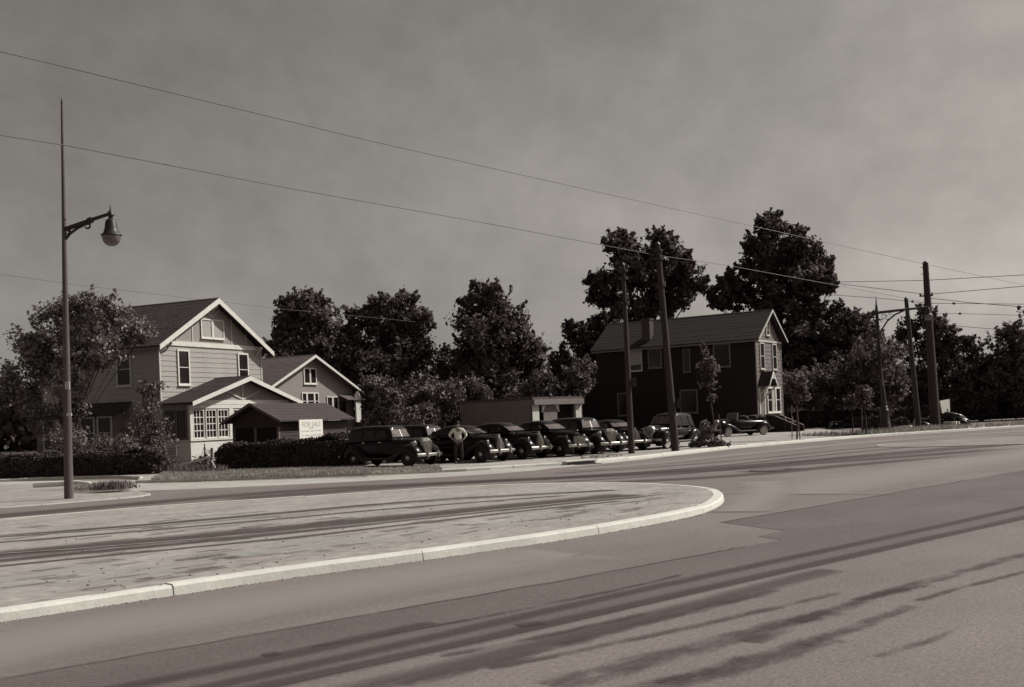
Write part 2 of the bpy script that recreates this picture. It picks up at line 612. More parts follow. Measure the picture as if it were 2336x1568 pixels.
# the median with its tram track
m_px = [(-420, 1475), (0, 1422), (153, 1397), (400, 1359), (700, 1314), (900, 1289), (1100, 1260), (1300, 1231), (1500, 1196), (1600, 1175), (1643, 1158),
        (1658, 1140), (1640, 1126), (1580, 1118), (1500, 1113), (1430, 1110), (1280, 1111), (1100, 1117), (900, 1129), (700, 1143), (400, 1163), (153, 1183),
        (0, 1196), (-420, 1236)]
ml = smooth_line([G(u, v, RZ) for u, v in m_px], 2)
mi = offset(ml, 0.2)
polysheet('median', [(p.x, p.y) for p in mi], M_MED, 0.0)
mk = bpy.data.objects.new('median_kerb', None)
COL.objects.link(mk)
mk['kind'] = 'structure'
kerb(mk, ml, 0.24, RZ - .1, 0.006, 3.6, M_KERB, jit=0.012, gap=0.008, sub=5)
# second median tip far right
m2 = smooth_line([G(u, v, RZ) for u, v in ((2700, 1004), (2336, 1014), (2100, 1021), (2030, 1021), (1995, 1018), (2030, 1013), (2212, 1003), (2700, 978))], 2)
polysheet('far_median', [(p.x, p.y) for p in offset(m2, .1)], mat('far_median_dirt', 0.19, 0.95, 0.25, 0.6, coord='World', fine=0.2, fscale=4), -.103)
mk2 = bpy.data.objects.new('far_median_kerb', None)
COL.objects.link(mk2)
mk2['kind'] = 'structure'
kerb(mk2, m2, 0.14, RZ - .1, -.10, 4.0, M_GUT)

# newer asphalt in the near lane
pp = [(2700, 1010), (2336, 1073), (2211, 1094), (1900, 1148), (1641, 1192), (1700, 1200), (1789, 1211), (1730, 1224), (1782, 1233), (1634, 1259), (1450, 1294), (1256, 1329),
      (1050, 1365), (856, 1399), (650, 1436), (400, 1480), (0, 1550), (-200, 1580), (-200, 1760), (300, 1640), (800, 1530), (1300, 1420), (1800, 1305), (2336, 1185), (2700, 1105)]
pgm = MB()
pgm.sheet([(*G(u, v, RZ)[:2], RZ + .004) for u, v in pp])
pgm.build('asphalt_patch', M_ROAD2, kind='structure')


def strip(name, px, w, m, z, zg=RZ):
    line = smooth_line([G(u, v, zg) for u, v in px], 2)
    a, b = offset(line, w / 2), offset(line, -w / 2)
    me = bpy.data.meshes.new(name)
    n = len(line)
    vs = [(p.x, p.y, z) for p in a] + [(p.x, p.y, z) for p in b]
    fs = [(i + n, i + n + 1, i + 1, i) for i in range(n - 1)]
    me.from_pydata(vs, [], fs)
    uvl = me.uv_layers.new(name='UVMap')
    for poly in me.polygons:
        for li in poly.loop_indices:
            vi = me.loops[li].vertex_index
            uvl.data[li].uv = ((vi % n) / (n - 1), 0.0 if vi < n else 1.0)
    me.materials.append(m)
    return link(name, me, kind='structure')


M_ST_SOFT = stain_mat('tyre_wear', 0.055, 0.55, (0.30, 0.72, 0.25), 1.1, (0.3, 2, 1))
M_ST_HARD = stain_mat('oil_drips', 0.055, 0.58, (0.70, 0.92, 0.36), 2.2, (0.8, 1.8, 1))
M_ST_DIRT = stain_mat('track_ruts', 0.065, 0.78, (0.38, 0.8, 0.35), 1.6, (0.5, 2.5, 1))
M_ST_PALE = stain_mat('pale_wear', 0.30, 0.6, (0.3, 0.7, 0.3), 0.6, (0.3, 1.5, 1))
zs = [RZ + .007]


def nz_():
    zs[0] += .0003
    return zs[0]


for px, w in (([(-100, 1520 + 170), (0, 1665), (600, 1545), (1478, 1342), (2211, 1188), (2500, 1120)], 0.34),
              ([(200, 1650), (900, 1505), (1478, 1373), (2211, 1209), (2500, 1145)], 0.36),
              ([(700, 1600), (1478, 1412), (1800, 1325), (1900, 1300)], 0.5),
              ([(-100, 1640), (500, 1530), (1000, 1420)], 0.4)):
    strip('tyre_mark', px, w, M_ST_SOFT, nz_())
for px, w in (([(-200, 1195), (153, 1164), (680, 1118), (1100, 1098), (1500, 1082), (1900, 1054), (2336, 1022)], 2.1),
              ([(500, 1141), (1000, 1104), (1300, 1090), (1650, 1068), (2211, 1022), (2336, 1012)], 1.8),
              ([(1350, 1104), (1700, 1086), (1900, 1064), (2336, 1030)], 1.5)):
    strip('tyre_mark', px, w, M_ST_SOFT, nz_())
for px, w in (([(1250, 1570), (1478, 1510), (1700, 1445), (1920, 1395)], 0.62),
              ([(1820, 1475), (1960, 1430), (2085, 1382)], 0.34),
              ([(2090, 1372), (2211, 1337), (2400, 1290)], 0.19),
              ([(1700, 1470), (1900, 1390), (2211, 1300), (2400, 1250)], 0.40),
              ([(900, 1570), (1300, 1470), (1600, 1390), (1780, 1345)], 0.34),
              ([(1940, 1380), (2020, 1350), (2130, 1335)], 0.31),
              ([(1400, 1590), (1700, 1520), (1900, 1455)], 0.56),
              ([(700, 1480), (1000, 1430), (1400, 1350), (1560, 1312)], 0.19),
              ([(1000, 1500), (1250, 1452), (1480, 1400)], 0.22), ([(1100, 1530), (1500, 1450), (1930, 1350)], 0.25),
              ([(1500, 1560), (1620, 1530), (1700, 1500)], 0.31), ([(2000, 1500), (2100, 1470), (2180, 1440)], 0.22)):
    strip('oil_stain', px, w, M_ST_HARD, nz_())
for px, w in (([(1150, 1286), (1200, 1280), (1235, 1276)], 0.5), ([(1300, 1272), (1330, 1267)], 0.25), ([(600, 1338 + 160), (640, 1340 + 152)], 0.25),
              ([(1700, 1078), (1760, 1073), (1820, 1069)], 1.2), ([(1180, 1160 + 270), (1240, 1160 + 262)], 0.3)):
    strip('oil_stain', px, w, M_ST_SOFT, nz_())
M_TAR = stain_mat('tar_seam', 0.04, 0.6, (0.2, 0.55, 0.3), 2.5)
for px, w in (([(856, 1401), (1256, 1331), (1634, 1261), (1700, 1249)], .05), ([(1640, 1194), (1900, 1150), (2211, 1096)], .05), ([(0, 1552), (400, 1482), (856, 1401)], .04)):
    k = random.random() * 9
    q = [(u + 3 * math.sin(k + i * 1.7), v + 1.2 * math.sin(k * 2 + i * 2.3)) for i, (u, v) in enumerate(
        [(a[0] + (b[0] - a[0]) * f / 6, a[1] + (b[1] - a[1]) * f / 6) for a, b in zip(px[:-1], px[1:]) for f in range(6)] + [px[-1]])]
    strip('tar_seam', q, w, M_TAR, nz_())
strip('tyre_mark', [(-200, 1530), (153, 1450), (500, 1395), (900, 1325), (1300, 1262)], 2.6, M_ST_PALE, nz_())
strip('tyre_mark', [(1300, 1074), (1478, 1060), (1700, 1037), (1951, 1012), (2211, 993), (2400, 980)], 1.9, M_ST_PALE, nz_())
strip('tyre_mark', [(1800, 1130), (1951, 1095), (2211, 1055), (2500, 1010)], 5.0, M_ST_PALE, nz_())
for dv in (0, 9, 20):
    strip('tyre_mark', [(1250, 1082 + dv), (1600, 1060 + dv), (1951, 1024 + dv * .8), (2211, 1004 + dv * .7), (2400, 990 + dv * .6)], .5, M_ST_SOFT, nz_())
strip('tyre_mark', [(1680, 1170), (1720, 1150), (1760, 1120), (1740, 1100)], 1.6, M_ST_PALE, nz_())
zs[0] = 0.003
for px, w in (([(-100, 1290), (153, 1265), (400, 1242), (700, 1212), (918, 1187), (1250, 1152), (1480, 1132)], 0.62),
              ([(-100, 1302), (153, 1277), (400, 1253), (700, 1224), (918, 1198), (1250, 1160), (1430, 1142)], 0.35),
              ([(-100, 1232), (153, 1212), (500, 1184), (900, 1147), (1100, 1134), (1420, 1118)], 0.7),
              ([(-100, 1275), (400, 1230), (918, 1180), (1450, 1128)], 1.7),
              ([(-100, 1246), (153, 1226), (500, 1197), (900, 1160), (1300, 1130)], 0.4)):
    strip('track_rut', px, w, M_ST_DIRT, nz_(), 0.0)

for k, px in enumerate(([(-420, 1290), (0, 1266), (153, 1256), (400, 1236), (640, 1216), (918, 1188), (1250, 1152), (1500, 1130), (1560, 1125)],
                        [(-420, 1248), (0, 1226), (153, 1217), (500, 1190), (640, 1177), (900, 1151), (1100, 1136), (1400, 1119)])):
    line = arc_points(smooth_line([G(u, v) for u, v in px], 2), 1.2)
    a, b = offset(line, .035), offset(line, -.035)
    mb = MB()
    mb.loft([[(p.x, p.y, -.03), (p.x, p.y, .018), (q.x, q.y, .018), (q.x, q.y, -.03)] for p, q in zip(a, b)])
    mb.build('tram_rail', M_RAIL, kind='structure')

# blotches of damp and trodden dirt on the median, small spills on the road: one mesh each
def blotches(name, n, region, z, zg, m, sz, ang=45):
    vs, fs, uvs = [], [], []
    for _ in range(n):
        u, v = region()
        p = G(u, v, zg)
        k = (.6 + p.y / 40)
        L_, w = random.uniform(*sz[0]) * k, random.uniform(*sz[1]) * k
        a = R(ang + random.gauss(0, 7))
        d, e = Vector((math.cos(a), math.sin(a), 0)), Vector((-math.sin(a), math.cos(a), 0))
        o = len(vs)
        zz = z + .0004 * (o / 4) / n
        for sx, sy in ((-1, -1), (1, -1), (1, 1), (-1, 1)):
            q = p + d * sx * L_ + e * sy * w
            vs.append((q.x, q.y, zz))
        fs.append((o, o + 1, o + 2, o + 3))
        uvs += [(0, 0), (1, 0), (1, 1), (0, 1)]
    me = bpy.data.meshes.new(name)
    me.from_pydata(vs, [], fs)
    ul = me.uv_layers.new(name='UVMap')
    for i_, q in enumerate(uvs):
        ul.data[i_].uv = q
    me.materials.append(m)
    return link(name, me, kind='stuff')


def on_median():
    while True:
        u, v = random.uniform(60, 1600), random.uniform(1120, 1390)
        if 1190 - (u - 153) * .066 + 5 < v < 1352 - (u - 153) * .144:
            return u, v


M_ST_BLOT = stain_mat('dirt_blotch', 0.11, 0.5, (0.45, 0.85, 0.25), 5)
M_ST_DUST = stain_mat('pale_dust', 0.42, 0.55, (0.42, 0.8, 0.25), 2.5)
blotches('dirt_blotches', 110, on_median, .0042, 0, M_ST_BLOT, ((.12, .45), (.07, .22)))
blotches('dust_patches', 60, on_median, .0026, 0, M_ST_DUST, ((.4, 1.2), (.2, .6)))
# grit and broken dirt along the kerb foot
kgp = []
for _ in range(800):
    k_ = random.randrange(len(ml) // 2)
    p_ = ml[k_].lerp(ml[k_ + 1], random.random())
    t_ = (ml[k_ + 1] - ml[k_]).normalized()
    kgp.append((p_ - Vector((-t_.y, t_.x, 0)) * abs(random.gauss(0, .05)), random.uniform(.006, .022)))
mb = MB()
for p_, s_ in kgp:
    mb.lathe([(.001, -.004), (s_, 0), (s_ * .6, s_ * .5), (.001, s_ * .6)], 4, at=(p_.x, p_.y, RZ))
mb.build('grit', mat('kerb_grit', 0.22, 0.95), kind='stuff')

# scattered clods on the median
mb = MB()
for i in range(420):
    u, v = random.uniform(100, 1600), random.uniform(1120, 1380)
    if v > 1388 - (u - 153) * .147 - 18 or v < 1190 - (u - 153) * .066 + 8:
        continue
    p = G(u, v)
    s = random.uniform(.006, .022)
    mb.lathe([(0.001, -.01), (s, 0), (s * .7, s * .6), (.001, s * .8)], 5, at=(p.x, p.y, 0))
mb.build('clods', mat('clod', 0.10, 0.95), kind='stuff')

# storm drain in the kerb and a manhole cover
dq = G(1288, 1059, RZ)
dk = min(range(len(kline) - 1), key=lambda k_: (kline[k_] - dq).length)
dt = (kline[dk + 1] - kline[dk]).normalized()
t = thing('storm_drain', 'dark curb inlet of the storm drain below the parked cars', 'drain', kline[dk], math.atan2(dt.y, dt.x))
mb = MB()
mb.box(-.85, .85, -.02, .45, .118, .155)
mb.build('slab', M_KERB, t)
mb = MB()
pr = [(-.72, 0), (-.66, .07), (-.4, .112), (0, .116), (.4, .112), (.66, .07), (.72, 0)]
mb.prism(pr, -.03, .05)
mb.build('inlet', M_DARK, t)
mb = MB()
mb.lathe([(.001, .008), (.66, .008), (.70, .012), (.001, .02)], 20)
o = mb.build('grate', M_IRON, t, loc=(0, -.36, 0))
o.scale = (1, .5, 1)
t = thing('manhole_cover', 'dark round manhole cover in the middle of the far roadway', 'manhole', G(1755, 1074, RZ))
mb = MB()
mb.lathe([(.001, .01), (.45, .01), (.5, .016), (.5, .02), (.4, .022), (.001, .022)], 20)
mb.build('lid', M_ROAD2, t)
mb = MB()
mb.lathe([(.5, .006), (.6, .006), (.6, .018), (.5, .018)], 20)
mb.build('rim', M_IRON, t)


# ---------------------------------------------------------------- house parts
def house_rot(deg):
    return math.pi / 2 - R(deg)


def window(parent, x, z0, w, h, face='front', off=0.0, cols=1, rows=2, fm=M_WHITE, fw=0.11, depth=0.07, pane_m=M_PANE, sash=0.045, name='window'):
    """a window proud of a wall; frame mesh is the part, every pane a child. face: front (normal -y) or side (normal -x, x is the y position)"""
    mb = MB()
    y0, y1 = -depth, 0.0
    mb.box(-fw, 0, y0, y1, -fw, h + fw)
    mb.box(w, w + fw, y0, y1, -fw, h + fw)
    mb.box(0, w, y0, y1, h, h + fw)
    mb.box(0, w, y0, y1, -fw, 0)
    mb.box(-fw - .04, w + fw + .04, y0 - .05, y1, -fw - .05, -fw)
    yb0, yb1 = -depth + .03, -.012
    for i in range(1, cols):
        mb.box(w * i / cols - sash / 2, w * i / cols + sash / 2, yb0, yb1, 0, h)
    for j in range(1, rows):
        for i in range(cols):
            mb.box(w * i / cols + (sash / 2 if i else 0), w * (i + 1) / cols - (sash / 2 if i < cols - 1 else 0), yb0, yb1, h * j / rows - sash / 2, h * j / rows + sash / 2)
    if face == 'front':
        loc, rot = (x, off, z0), (0, 0, 0)
    else:
        loc, rot = (off, x + w, z0), (0, 0, R(-90))
    f = mb.build(name, fm, parent, loc, rot)
    pb = MB()
    pw, ph = w / cols - sash * (0.5 if cols > 1 else 0), h / rows - sash * 0.5
    pb.box(-pw / 2, pw / 2, -.012, -.004, -ph / 2, ph / 2)
    me = pb.mesh('pane', pane_m)
    for i in range(cols):
        for j in range(rows):
            o = link('pane', me, f, (w * (i + .5) / cols, -.012, h * (j + .5) / rows))
            o.rotation_euler = (R(random.uniform(-.8, .8)), 0, R(random.uniform(-.8, .8)))
    return f


def gable_roof(parent, x0, x1, y0, y1, ze0, ze1, xr, zr, m, thick=0.09, course=0.24, name='roof', lip=0.012):
    """stepped shingle courses on both slopes, ridge along y"""
    mb = MB()
    for xa, za, s in ((x0, ze0, -1), (x1, ze1, 1)):
        L = math.hypot(xr - xa, zr - za)
        n = max(3, int(L / course))
        dx, dz = (xr - xa) / n, (zr - za) / n
        nx, nz = -(zr - za) / L * (1 if s < 0 else 1), (xr - xa) / L
        if nz < 0:
            nx, nz = -nx, -nz
        for k in range(n):
            ax, az, bx, bz = xa + dx * k, za + dz * k, xa + dx * (k + 1), za + dz * (k + 1)
            jt = random.uniform(-.005, .005)
            lift = lip + jt
            mb.prism([(ax, az), (bx, bz), (bx + nx * thick, bz + nz * thick), (ax + nx * (thick + lift), az + nz * (thick + lift))], y0, y1)
    mb.prism([(xr - .12, zr + thick - .03), (xr, zr - .02), (xr + .12, zr + thick - .03), (xr, zr + thick + .06)], y0 - .01, y1 + .01)
    return mb.build(name, m, parent)


def rakes(parent, x0, ze0, x1, ze1, xr, zr, y, m, h=0.26, t=0.05, name='rake_board'):
    for xa, za in ((x0, ze0), (x1, ze1)):
        mb = MB()
        mb.prism([(xa, za + .06), (xr, zr + .06), (xr, zr + .06 - h * 1.15), (xa, za + .06 - h)], y - t, y)
        mb.build(name, m, parent)


def siding(parent, x0, x1, z0, z1, y, m, expo=0.3, face='front', gable=None, name='siding_board'):
    """lapped boards, each its own piece"""
    n = max(1, round((z1 - z0) / expo))
    e = (z1 - z0) / n
    cache = {}
    for k in range(n):
        za = z0 + k * e
        xa, xb = x0, x1
        if gable:
            xr, zr = gable
            f = (za + e - z0) / (zr - z0)
            xa, xb = x0 + (xr - x0) * f, x1 + (xr - x1) * f
        if xb - xa < .15:
            continue
        key = round(xb - xa, 3)
        if key not in cache:
            mb = MB()
            L = xb - xa
            mb.add([(0, -.028, 0), (L, -.028, 0), (L, -.006, e), (0, -.006, e), (0, 0, 0), (L, 0, 0), (L, 0, e), (0, 0, e)],
                   [(0, 1, 2, 3), (4, 7, 6, 5), (0, 4, 5, 1), (3, 2, 6, 7), (0, 3, 7, 4), (1, 5, 6, 2)])
            cache[key] = mb.mesh(name, m)
        j = random.uniform(-.004, 0)
        if face == 'front':
            link(name, cache[key], parent, (xa, y + j, za))
        else:
            link(name, cache[key], parent, (y + j, xb, za), (0, 0, R(-90)))


# ---------------------------------------------------------------- house on the left
H1 = thing('house', 'two storey gabled house with pale siding and a glazed front porch, left', 'house', (-20.65, 64.60, 0), house_rot(24))
W1, L1 = 9.75, 9.6
mb = MB()
mb.prism([(0, 0), (W1, 0), (W1, 7.0), (W1 / 2, 10.05), (0, 7.0)], 0.0, L1)
mb.build('wall', M_GABLE, H1)
siding(H1, 0.0, W1, 0.5, 6.98, -.003, M_SIDE, 0.31)
siding(H1, 0.0, L1, 0.5, 6.9, -.003, M_SIDE, 0.31, 'side')
for x in (-.05, W1 - .07):
    mb = MB()
    mb.box(x, x + .12, -.06, .02, .4, 6.96)
    mb.build('corner_board', M_OFFW, H1)
mb = MB()
mb.box(-.02, W1 + .02, -.09, 0, 6.99, 7.27)
mb.build('band_board', M_WHITE, H1)
for x in (1.55, 3.0, 6.75, 8.2):
    zt = 7.27 + (min(x, W1 - x) - 0.35) * .62
    mb = MB()
    mb.box(x - .05, x + .05, -.035, 0, 7.27, max(7.5, zt))
    mb.build('batten', M_OFFW, H1)
gable_roof(H1, -.62, W1 + .62, -.62, L1 + .5, 6.82, 6.82, W1 / 2, 9.98, M_ROOF)
rakes(H1, -.62, 6.86, W1 + .62, 6.86, W1 / 2, 10.03, -.62, M_WHITE, .30)
mb = MB()
mb.box(-.58, -.5, -.56, L1 + .45, 6.68, 6.84)
mb.build('eave_board', M_DKTRIM, H1)
mb = MB()
mb.box(-.5, -.005, -.55, L1 + .4, 6.80, 6.83)
mb.build('soffit', M_DKTRIM, H1)
for xk, zk in ((.55, 7.15), (W1 - .55, 7.15), (W1 / 2, 9.72)):
    mb = MB()
    mb.bar((xk, 0, zk - .5), (xk, -.52, zk - .05), .09, .09)
    mb.bar((xk, 0, zk), (xk, -.56, zk), .09, .09)
    mb.build('bracket', M_OFFW, H1)
# light braces below the peak
mb = MB()
mb.box(W1 / 2 - .05, W1 / 2 + .05, -.035, 0, 8.95, 9.85)
mb.bar((W1 / 2 - .05, -.02, 8.9), (W1 / 2 - .6, -.02, 9.35), .05, .07)
mb.bar((W1 / 2 + .05, -.02, 8.9), (W1 / 2 + .6, -.02, 9.35), .05, .07)
mb.build('gable_brace', M_OFFW, H1)
window(H1, 3.86, 7.66, .92, 1.05, off=-.01, cols=1, rows=1, fw=.09, pane_m=M_CURTAIN)
window(H1, 4.97, 7.66, .92, 1.05, off=-.01, cols=1, rows=1, fw=.09, pane_m=M_CURTAIN)
window(H1, 1.62, 4.72, 0.86, 1.95, off=-.03, cols=1, rows=2)
window(H1, 7.35, 4.72, 0.86, 1.95, off=-.03, cols=1, rows=2)
window(H1, 2.2, 4.75, 0.95, 1.85, 'side', off=-.03, fm=M_OFFW)
window(H1, 6.2, 4.75, 0.95, 1.85, 'side', off=-.03, fm=M_OFFW)
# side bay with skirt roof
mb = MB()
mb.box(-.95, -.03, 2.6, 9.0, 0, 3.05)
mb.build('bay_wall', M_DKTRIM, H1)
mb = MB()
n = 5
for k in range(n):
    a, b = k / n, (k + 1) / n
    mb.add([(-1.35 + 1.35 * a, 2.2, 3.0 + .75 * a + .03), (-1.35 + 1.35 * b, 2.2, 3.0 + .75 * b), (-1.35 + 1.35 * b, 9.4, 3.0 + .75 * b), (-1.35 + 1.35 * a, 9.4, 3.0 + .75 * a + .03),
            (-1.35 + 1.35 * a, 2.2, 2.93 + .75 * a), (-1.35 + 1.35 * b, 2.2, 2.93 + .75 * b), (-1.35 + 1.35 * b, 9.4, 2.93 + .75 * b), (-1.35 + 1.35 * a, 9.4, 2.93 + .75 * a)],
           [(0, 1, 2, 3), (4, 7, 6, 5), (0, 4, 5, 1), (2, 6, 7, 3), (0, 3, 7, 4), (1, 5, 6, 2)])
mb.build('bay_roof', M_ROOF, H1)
for y in (2.95, 4.3, 5.9, 7.3):
    window(H1, y, 1.05, 0.95, 1.75, 'side', off=-.97, fm=M_OFFW)
# porch
PD = 2.1
mb = MB()
mb.box(0, 10.0, -PD, -.05, 0, 1.22)
mb.build('porch_foundation', M_STUCCO, H1)
mb = MB()
mb.box(-.05, 10.05, -PD - .07, -.06, 1.22, 1.30)
mb.build('porch_sill', M_WHITE, H1)
mb = MB()
mb.box(.10, 9.9, -PD + .09, -.06, 1.30, 3.1)
mb.build('porch_wall', M_OFFW, H1)
mb = MB()
mb.prism([(0.02, 3.1), (9.98, 3.1), (9.98, 3.5), (W1 / 2 + .1, 4.95), (.02, 3.5)], -PD + .04, -.06)
mb.build('porch_gable', M_GABLE, H1)
mb = MB()
mb.box(-.03, 10.03, -PD - .04, -PD + .1, 3.12, 3.34)
mb.build('porch_header', M_WHITE, H1)
mb = MB()
mb.box(0.25, 9.75, -PD - .02, -PD + .035, 3.36, 3.62)
mb.build('gable_beam', M_WHITE, H1)
mb = MB()
mb.box(4.9, 5.05, -PD - .01, -PD + .035, 3.62, 4.85)
mb.bar((4.97, -PD, 3.66), (3.3, -PD, 4.2), .06, .09)
mb.bar((4.97, -PD, 3.66), (6.64, -PD, 4.2), .06, .09)
mb.build('gable_brace', M_OFFW, H1)
for x in (0.0, 3.58, 6.3, 9.75):
    mb = MB()
    mb.box(x, x + .25 if x in (0.0, 9.75) else x + .36, -PD - .03, -PD + .09, 1.30, 3.12)
    mb.build('porch_post', M_WHITE, H1)
for x in (.36, 1.48, 2.58, 4.06, 5.16, 6.8, 7.9, 8.85):
    window(H1, x, 1.42, 0.84, 1.58, off=-PD + .085, cols=3, rows=4, fw=.06, sash=.05, depth=.09)
for y in (-1.75, -.9):
    window(H1, y, 1.42, 0.62, 1.6, 'side', off=.09, cols=3, rows=1, fw=.06, sash=.03, fm=M_DKTRIM)
gable_roof(H1, -.46, 10.46, -PD - .62, -.03, 3.40, 3.40, 4.98, 4.98, M_ROOF, name='porch_roof')
rakes(H1, -.46, 3.44, 10.46, 3.44, 4.98, 5.02, -PD - .62, M_WHITE, .24, name='porch_rake_board')

# ---------------------------------------------------------------- grey stucco house behind
H2 = thing('house', 'grey stucco bungalow with a low gable behind the glazed porch', 'house', (-17.04, 75.0, 0), house_rot(27))
mb = MB()
mb.prism([(.6, 0), (10.6, 0), (10.6, 4.55), (5.45, 6.9), (.6, 4.65)], 0, 9.5)
mb.build('wall', M_STUC2, H2)
gable_roof(H2, .12, 11.25, -.62, 10, 4.50, 4.22, 5.35, 6.88, M_ROOF2)
rakes(H2, .12, 4.54, 11.25, 4.26, 5.35, 6.93, -.62, M_WHITE, .17)
window(H2, 4.72, 4.98, .58, 1.0, off=0, rows=1, fw=.09)
window(H2, 5.46, 4.98, .58, 1.0, off=0, rows=1, fw=.09)
window(H2, 4.40, 3.1, .42, 1.1, off=0, rows=2, fw=.08)
window(H2, 4.98, 3.1, .72, 1.1, off=0, rows=2, fw=.08)
window(H2, 5.86, 3.1, .36, 1.1, off=0, rows=2, fw=.08)
for x in (7.35, 8.1):
    window(H2, x, 2.3, .55, 1.62, off=0, rows=1, fw=.07)
mb = MB()
mb.add([(8.7, -.9, 3.75), (11.0, -.9, 3.75), (11.0, 0, 4.15), (8.7, 0, 4.15), (8.7, -.9, 3.68), (11.0, -.9, 3.68), (11.0, 0, 4.08), (8.7, 0, 4.08)],
       [(0, 1, 2, 3), (4, 7, 6, 5), (0, 4, 5, 1), (2, 6, 7, 3), (0, 3, 7, 4), (1, 5, 6, 2)])
mb.build('door_hood', M_ROOF2, H2)
mb = MB()
mb.box(10.0, 10.6, -.75, -.62, 2.0, 4.1)
mb.prism([(9.9, 3.9), (10.7, 3.9), (10.3, 4.35)], -.78, -.6)
mb.build('hood_post', M_WHITE, H2)
mb = MB()
mb.box(8.9, 9.7, -.03, 0, 1.6, 3.6)
mb.build('door', M_PANE, H2)
mb = MB()
mb.tube([(6.5, 3, 6.2), (6.5, 3, 7.0)], .05, 6)
mb.build('vent_pipe', M_OFFW, H2)

# ---------------------------------------------------------------- shed with the for-sale board
SH = thing('shed', 'low dark board shed behind the clipped hedge', 'shed', (-12.74, 60.0, 0), house_rot(24))
mb = MB()
mb.box(.2, 6.9, .15, 3.2, 0, 2.12)
mb.prism([(.2, 0), (.21, 0), (.21, 0.01)], 0, .01)
mb.build('wall', M_SHED, SH)
siding(SH, .2, 6.9, .2, 2.1, .147, M_SHED, .19)
mb = MB()      # gable end above the black bay panel
mb.add([(.16, .1, 1.85), (.16, 3.3, 1.85), (.16, 3.3, 2.15), (.16, 1.7, 3.05), (.16, .1, 2.15), (.24, .1, 1.85), (.24, 3.3, 1.85), (.24, 3.3, 2.15), (.24, 1.7, 3.05), (.24, .1, 2.15)],
       [(0, 1, 2, 3, 4), (9, 8, 7, 6, 5), (0, 5, 6, 1), (1, 6, 7, 2), (2, 7, 8, 3), (3, 8, 9, 4), (4, 9, 5, 0)])
mb.build('gable_end', M_SHED, SH)
for y in (.12, 1.65, 3.12):
    mb = MB()
    mb.box(.08, .2, y, y + .13, 0, 1.87)
    mb.build('post', M_DKTRIM, SH)
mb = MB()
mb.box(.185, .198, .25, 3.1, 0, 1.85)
mb.build('bay_shade_panel', M_DARK, SH)  # black panel on the solid wall, painted shade of a bay
mb = MB()
for ya, za, yb, zb in ((-.3, 2.13, 1.7, 3.14), (3.7, 2.13, 1.7, 3.14)):
    for k in range(6):
        a, b = k / 6, (k + 1) / 6
        y0_, z0_, y1_, z1_ = ya + (yb - ya) * a, za + (zb - za) * a, ya + (yb - ya) * b, za + (zb - za) * b
        q = [(y0_, z0_), (y1_, z1_), (y1_, z1_ + .07), (y0_, z0_ + .09)]
        mb.add([(-.3, y, z) for y, z in q] + [(7.2, y, z) for y, z in q], [(0, 1, 2, 3), (7, 6, 5, 4), (0, 4, 5, 1), (1, 5, 6, 2), (2, 6, 7, 3), (3, 7, 4, 0)])
mb.build('roof', M_ROOF3, SH)
mb = MB()
for sgn, ya in ((1, -.32), (-1, 3.72)):
    mb.bar((-.33, ya, 2.15), (-.33, 1.7, 3.17), .05, .14)
mb.build('barge_board', M_DKTRIM, SH)

SG = thing('for_sale_sign', 'white FOR SALE board standing against the dark shed above the hedge', 'sign', (-11.75, 60.4, 0), house_rot(24))
mb = MB()
mb.box(0, 2.28, -.03, .02, 1.14, 2.2)
mb.build('board', M_SIGN, SG)
for x in (.12, 2.04):
    mb = MB()
    mb.box(x, x + .1, .025, .11, 0, 2.12)
    mb.build('post', M_DKTRIM, SG)


def text(parent, s, x, z, size, m, y=-.034, name='lettering', rot=(R(90), 0, 0), ext=.002, sx=1.0):
    cu = bpy.data.curves.new(name, 'FONT')
    cu.body = s
    cu.size = size
    cu.extrude = ext
    cu.align_x = 'CENTER'
    cu.materials.append(m)
    o = bpy.data.objects.new(name, cu)
    COL.objects.link(o)
    bpy.context.view_layer.update()
    me = bpy.data.meshes.new_from_object(o.evaluated_get(bpy.context.evaluated_depsgraph_get()))
    bpy.data.objects.remove(o)
    o = link(name, me, parent, (x, y, z), rot)
    o.scale = (sx, 1, 1)
    return o


text(SG, 'FOR SALE', 1.16, 1.80, .38, M_INK, sx=1.12)
mb = MB()      # smaller lines of the board, too faint in the photograph to read
for x0, x1, z, h in ((.95, 1.08, 1.68, .10), (1.14, 1.34, 1.68, .10), (.2, .38, 1.52, .07), (.45, .95, 1.53, .06), (1.05, 1.5, 1.53, .06), (1.58, 2.1, 1.54, .06),
                     (.22, .34, 1.28, .11), (.5, .9, 1.28, .08), (.98, 1.15, 1.28, .09), (1.22, 1.62, 1.29, .08), (1.7, 2.15, 1.29, .08)):
    w = (x1 - x0) / max(2, int((x1 - x0) / .06))
    x = x0
    while x < x1 - .01:
        mb.box(x, x + w * .6, -.036, -.031, z, z + h * random.uniform(.7, 1))
        x += w
mb.build('lettering', M_INK, SG)

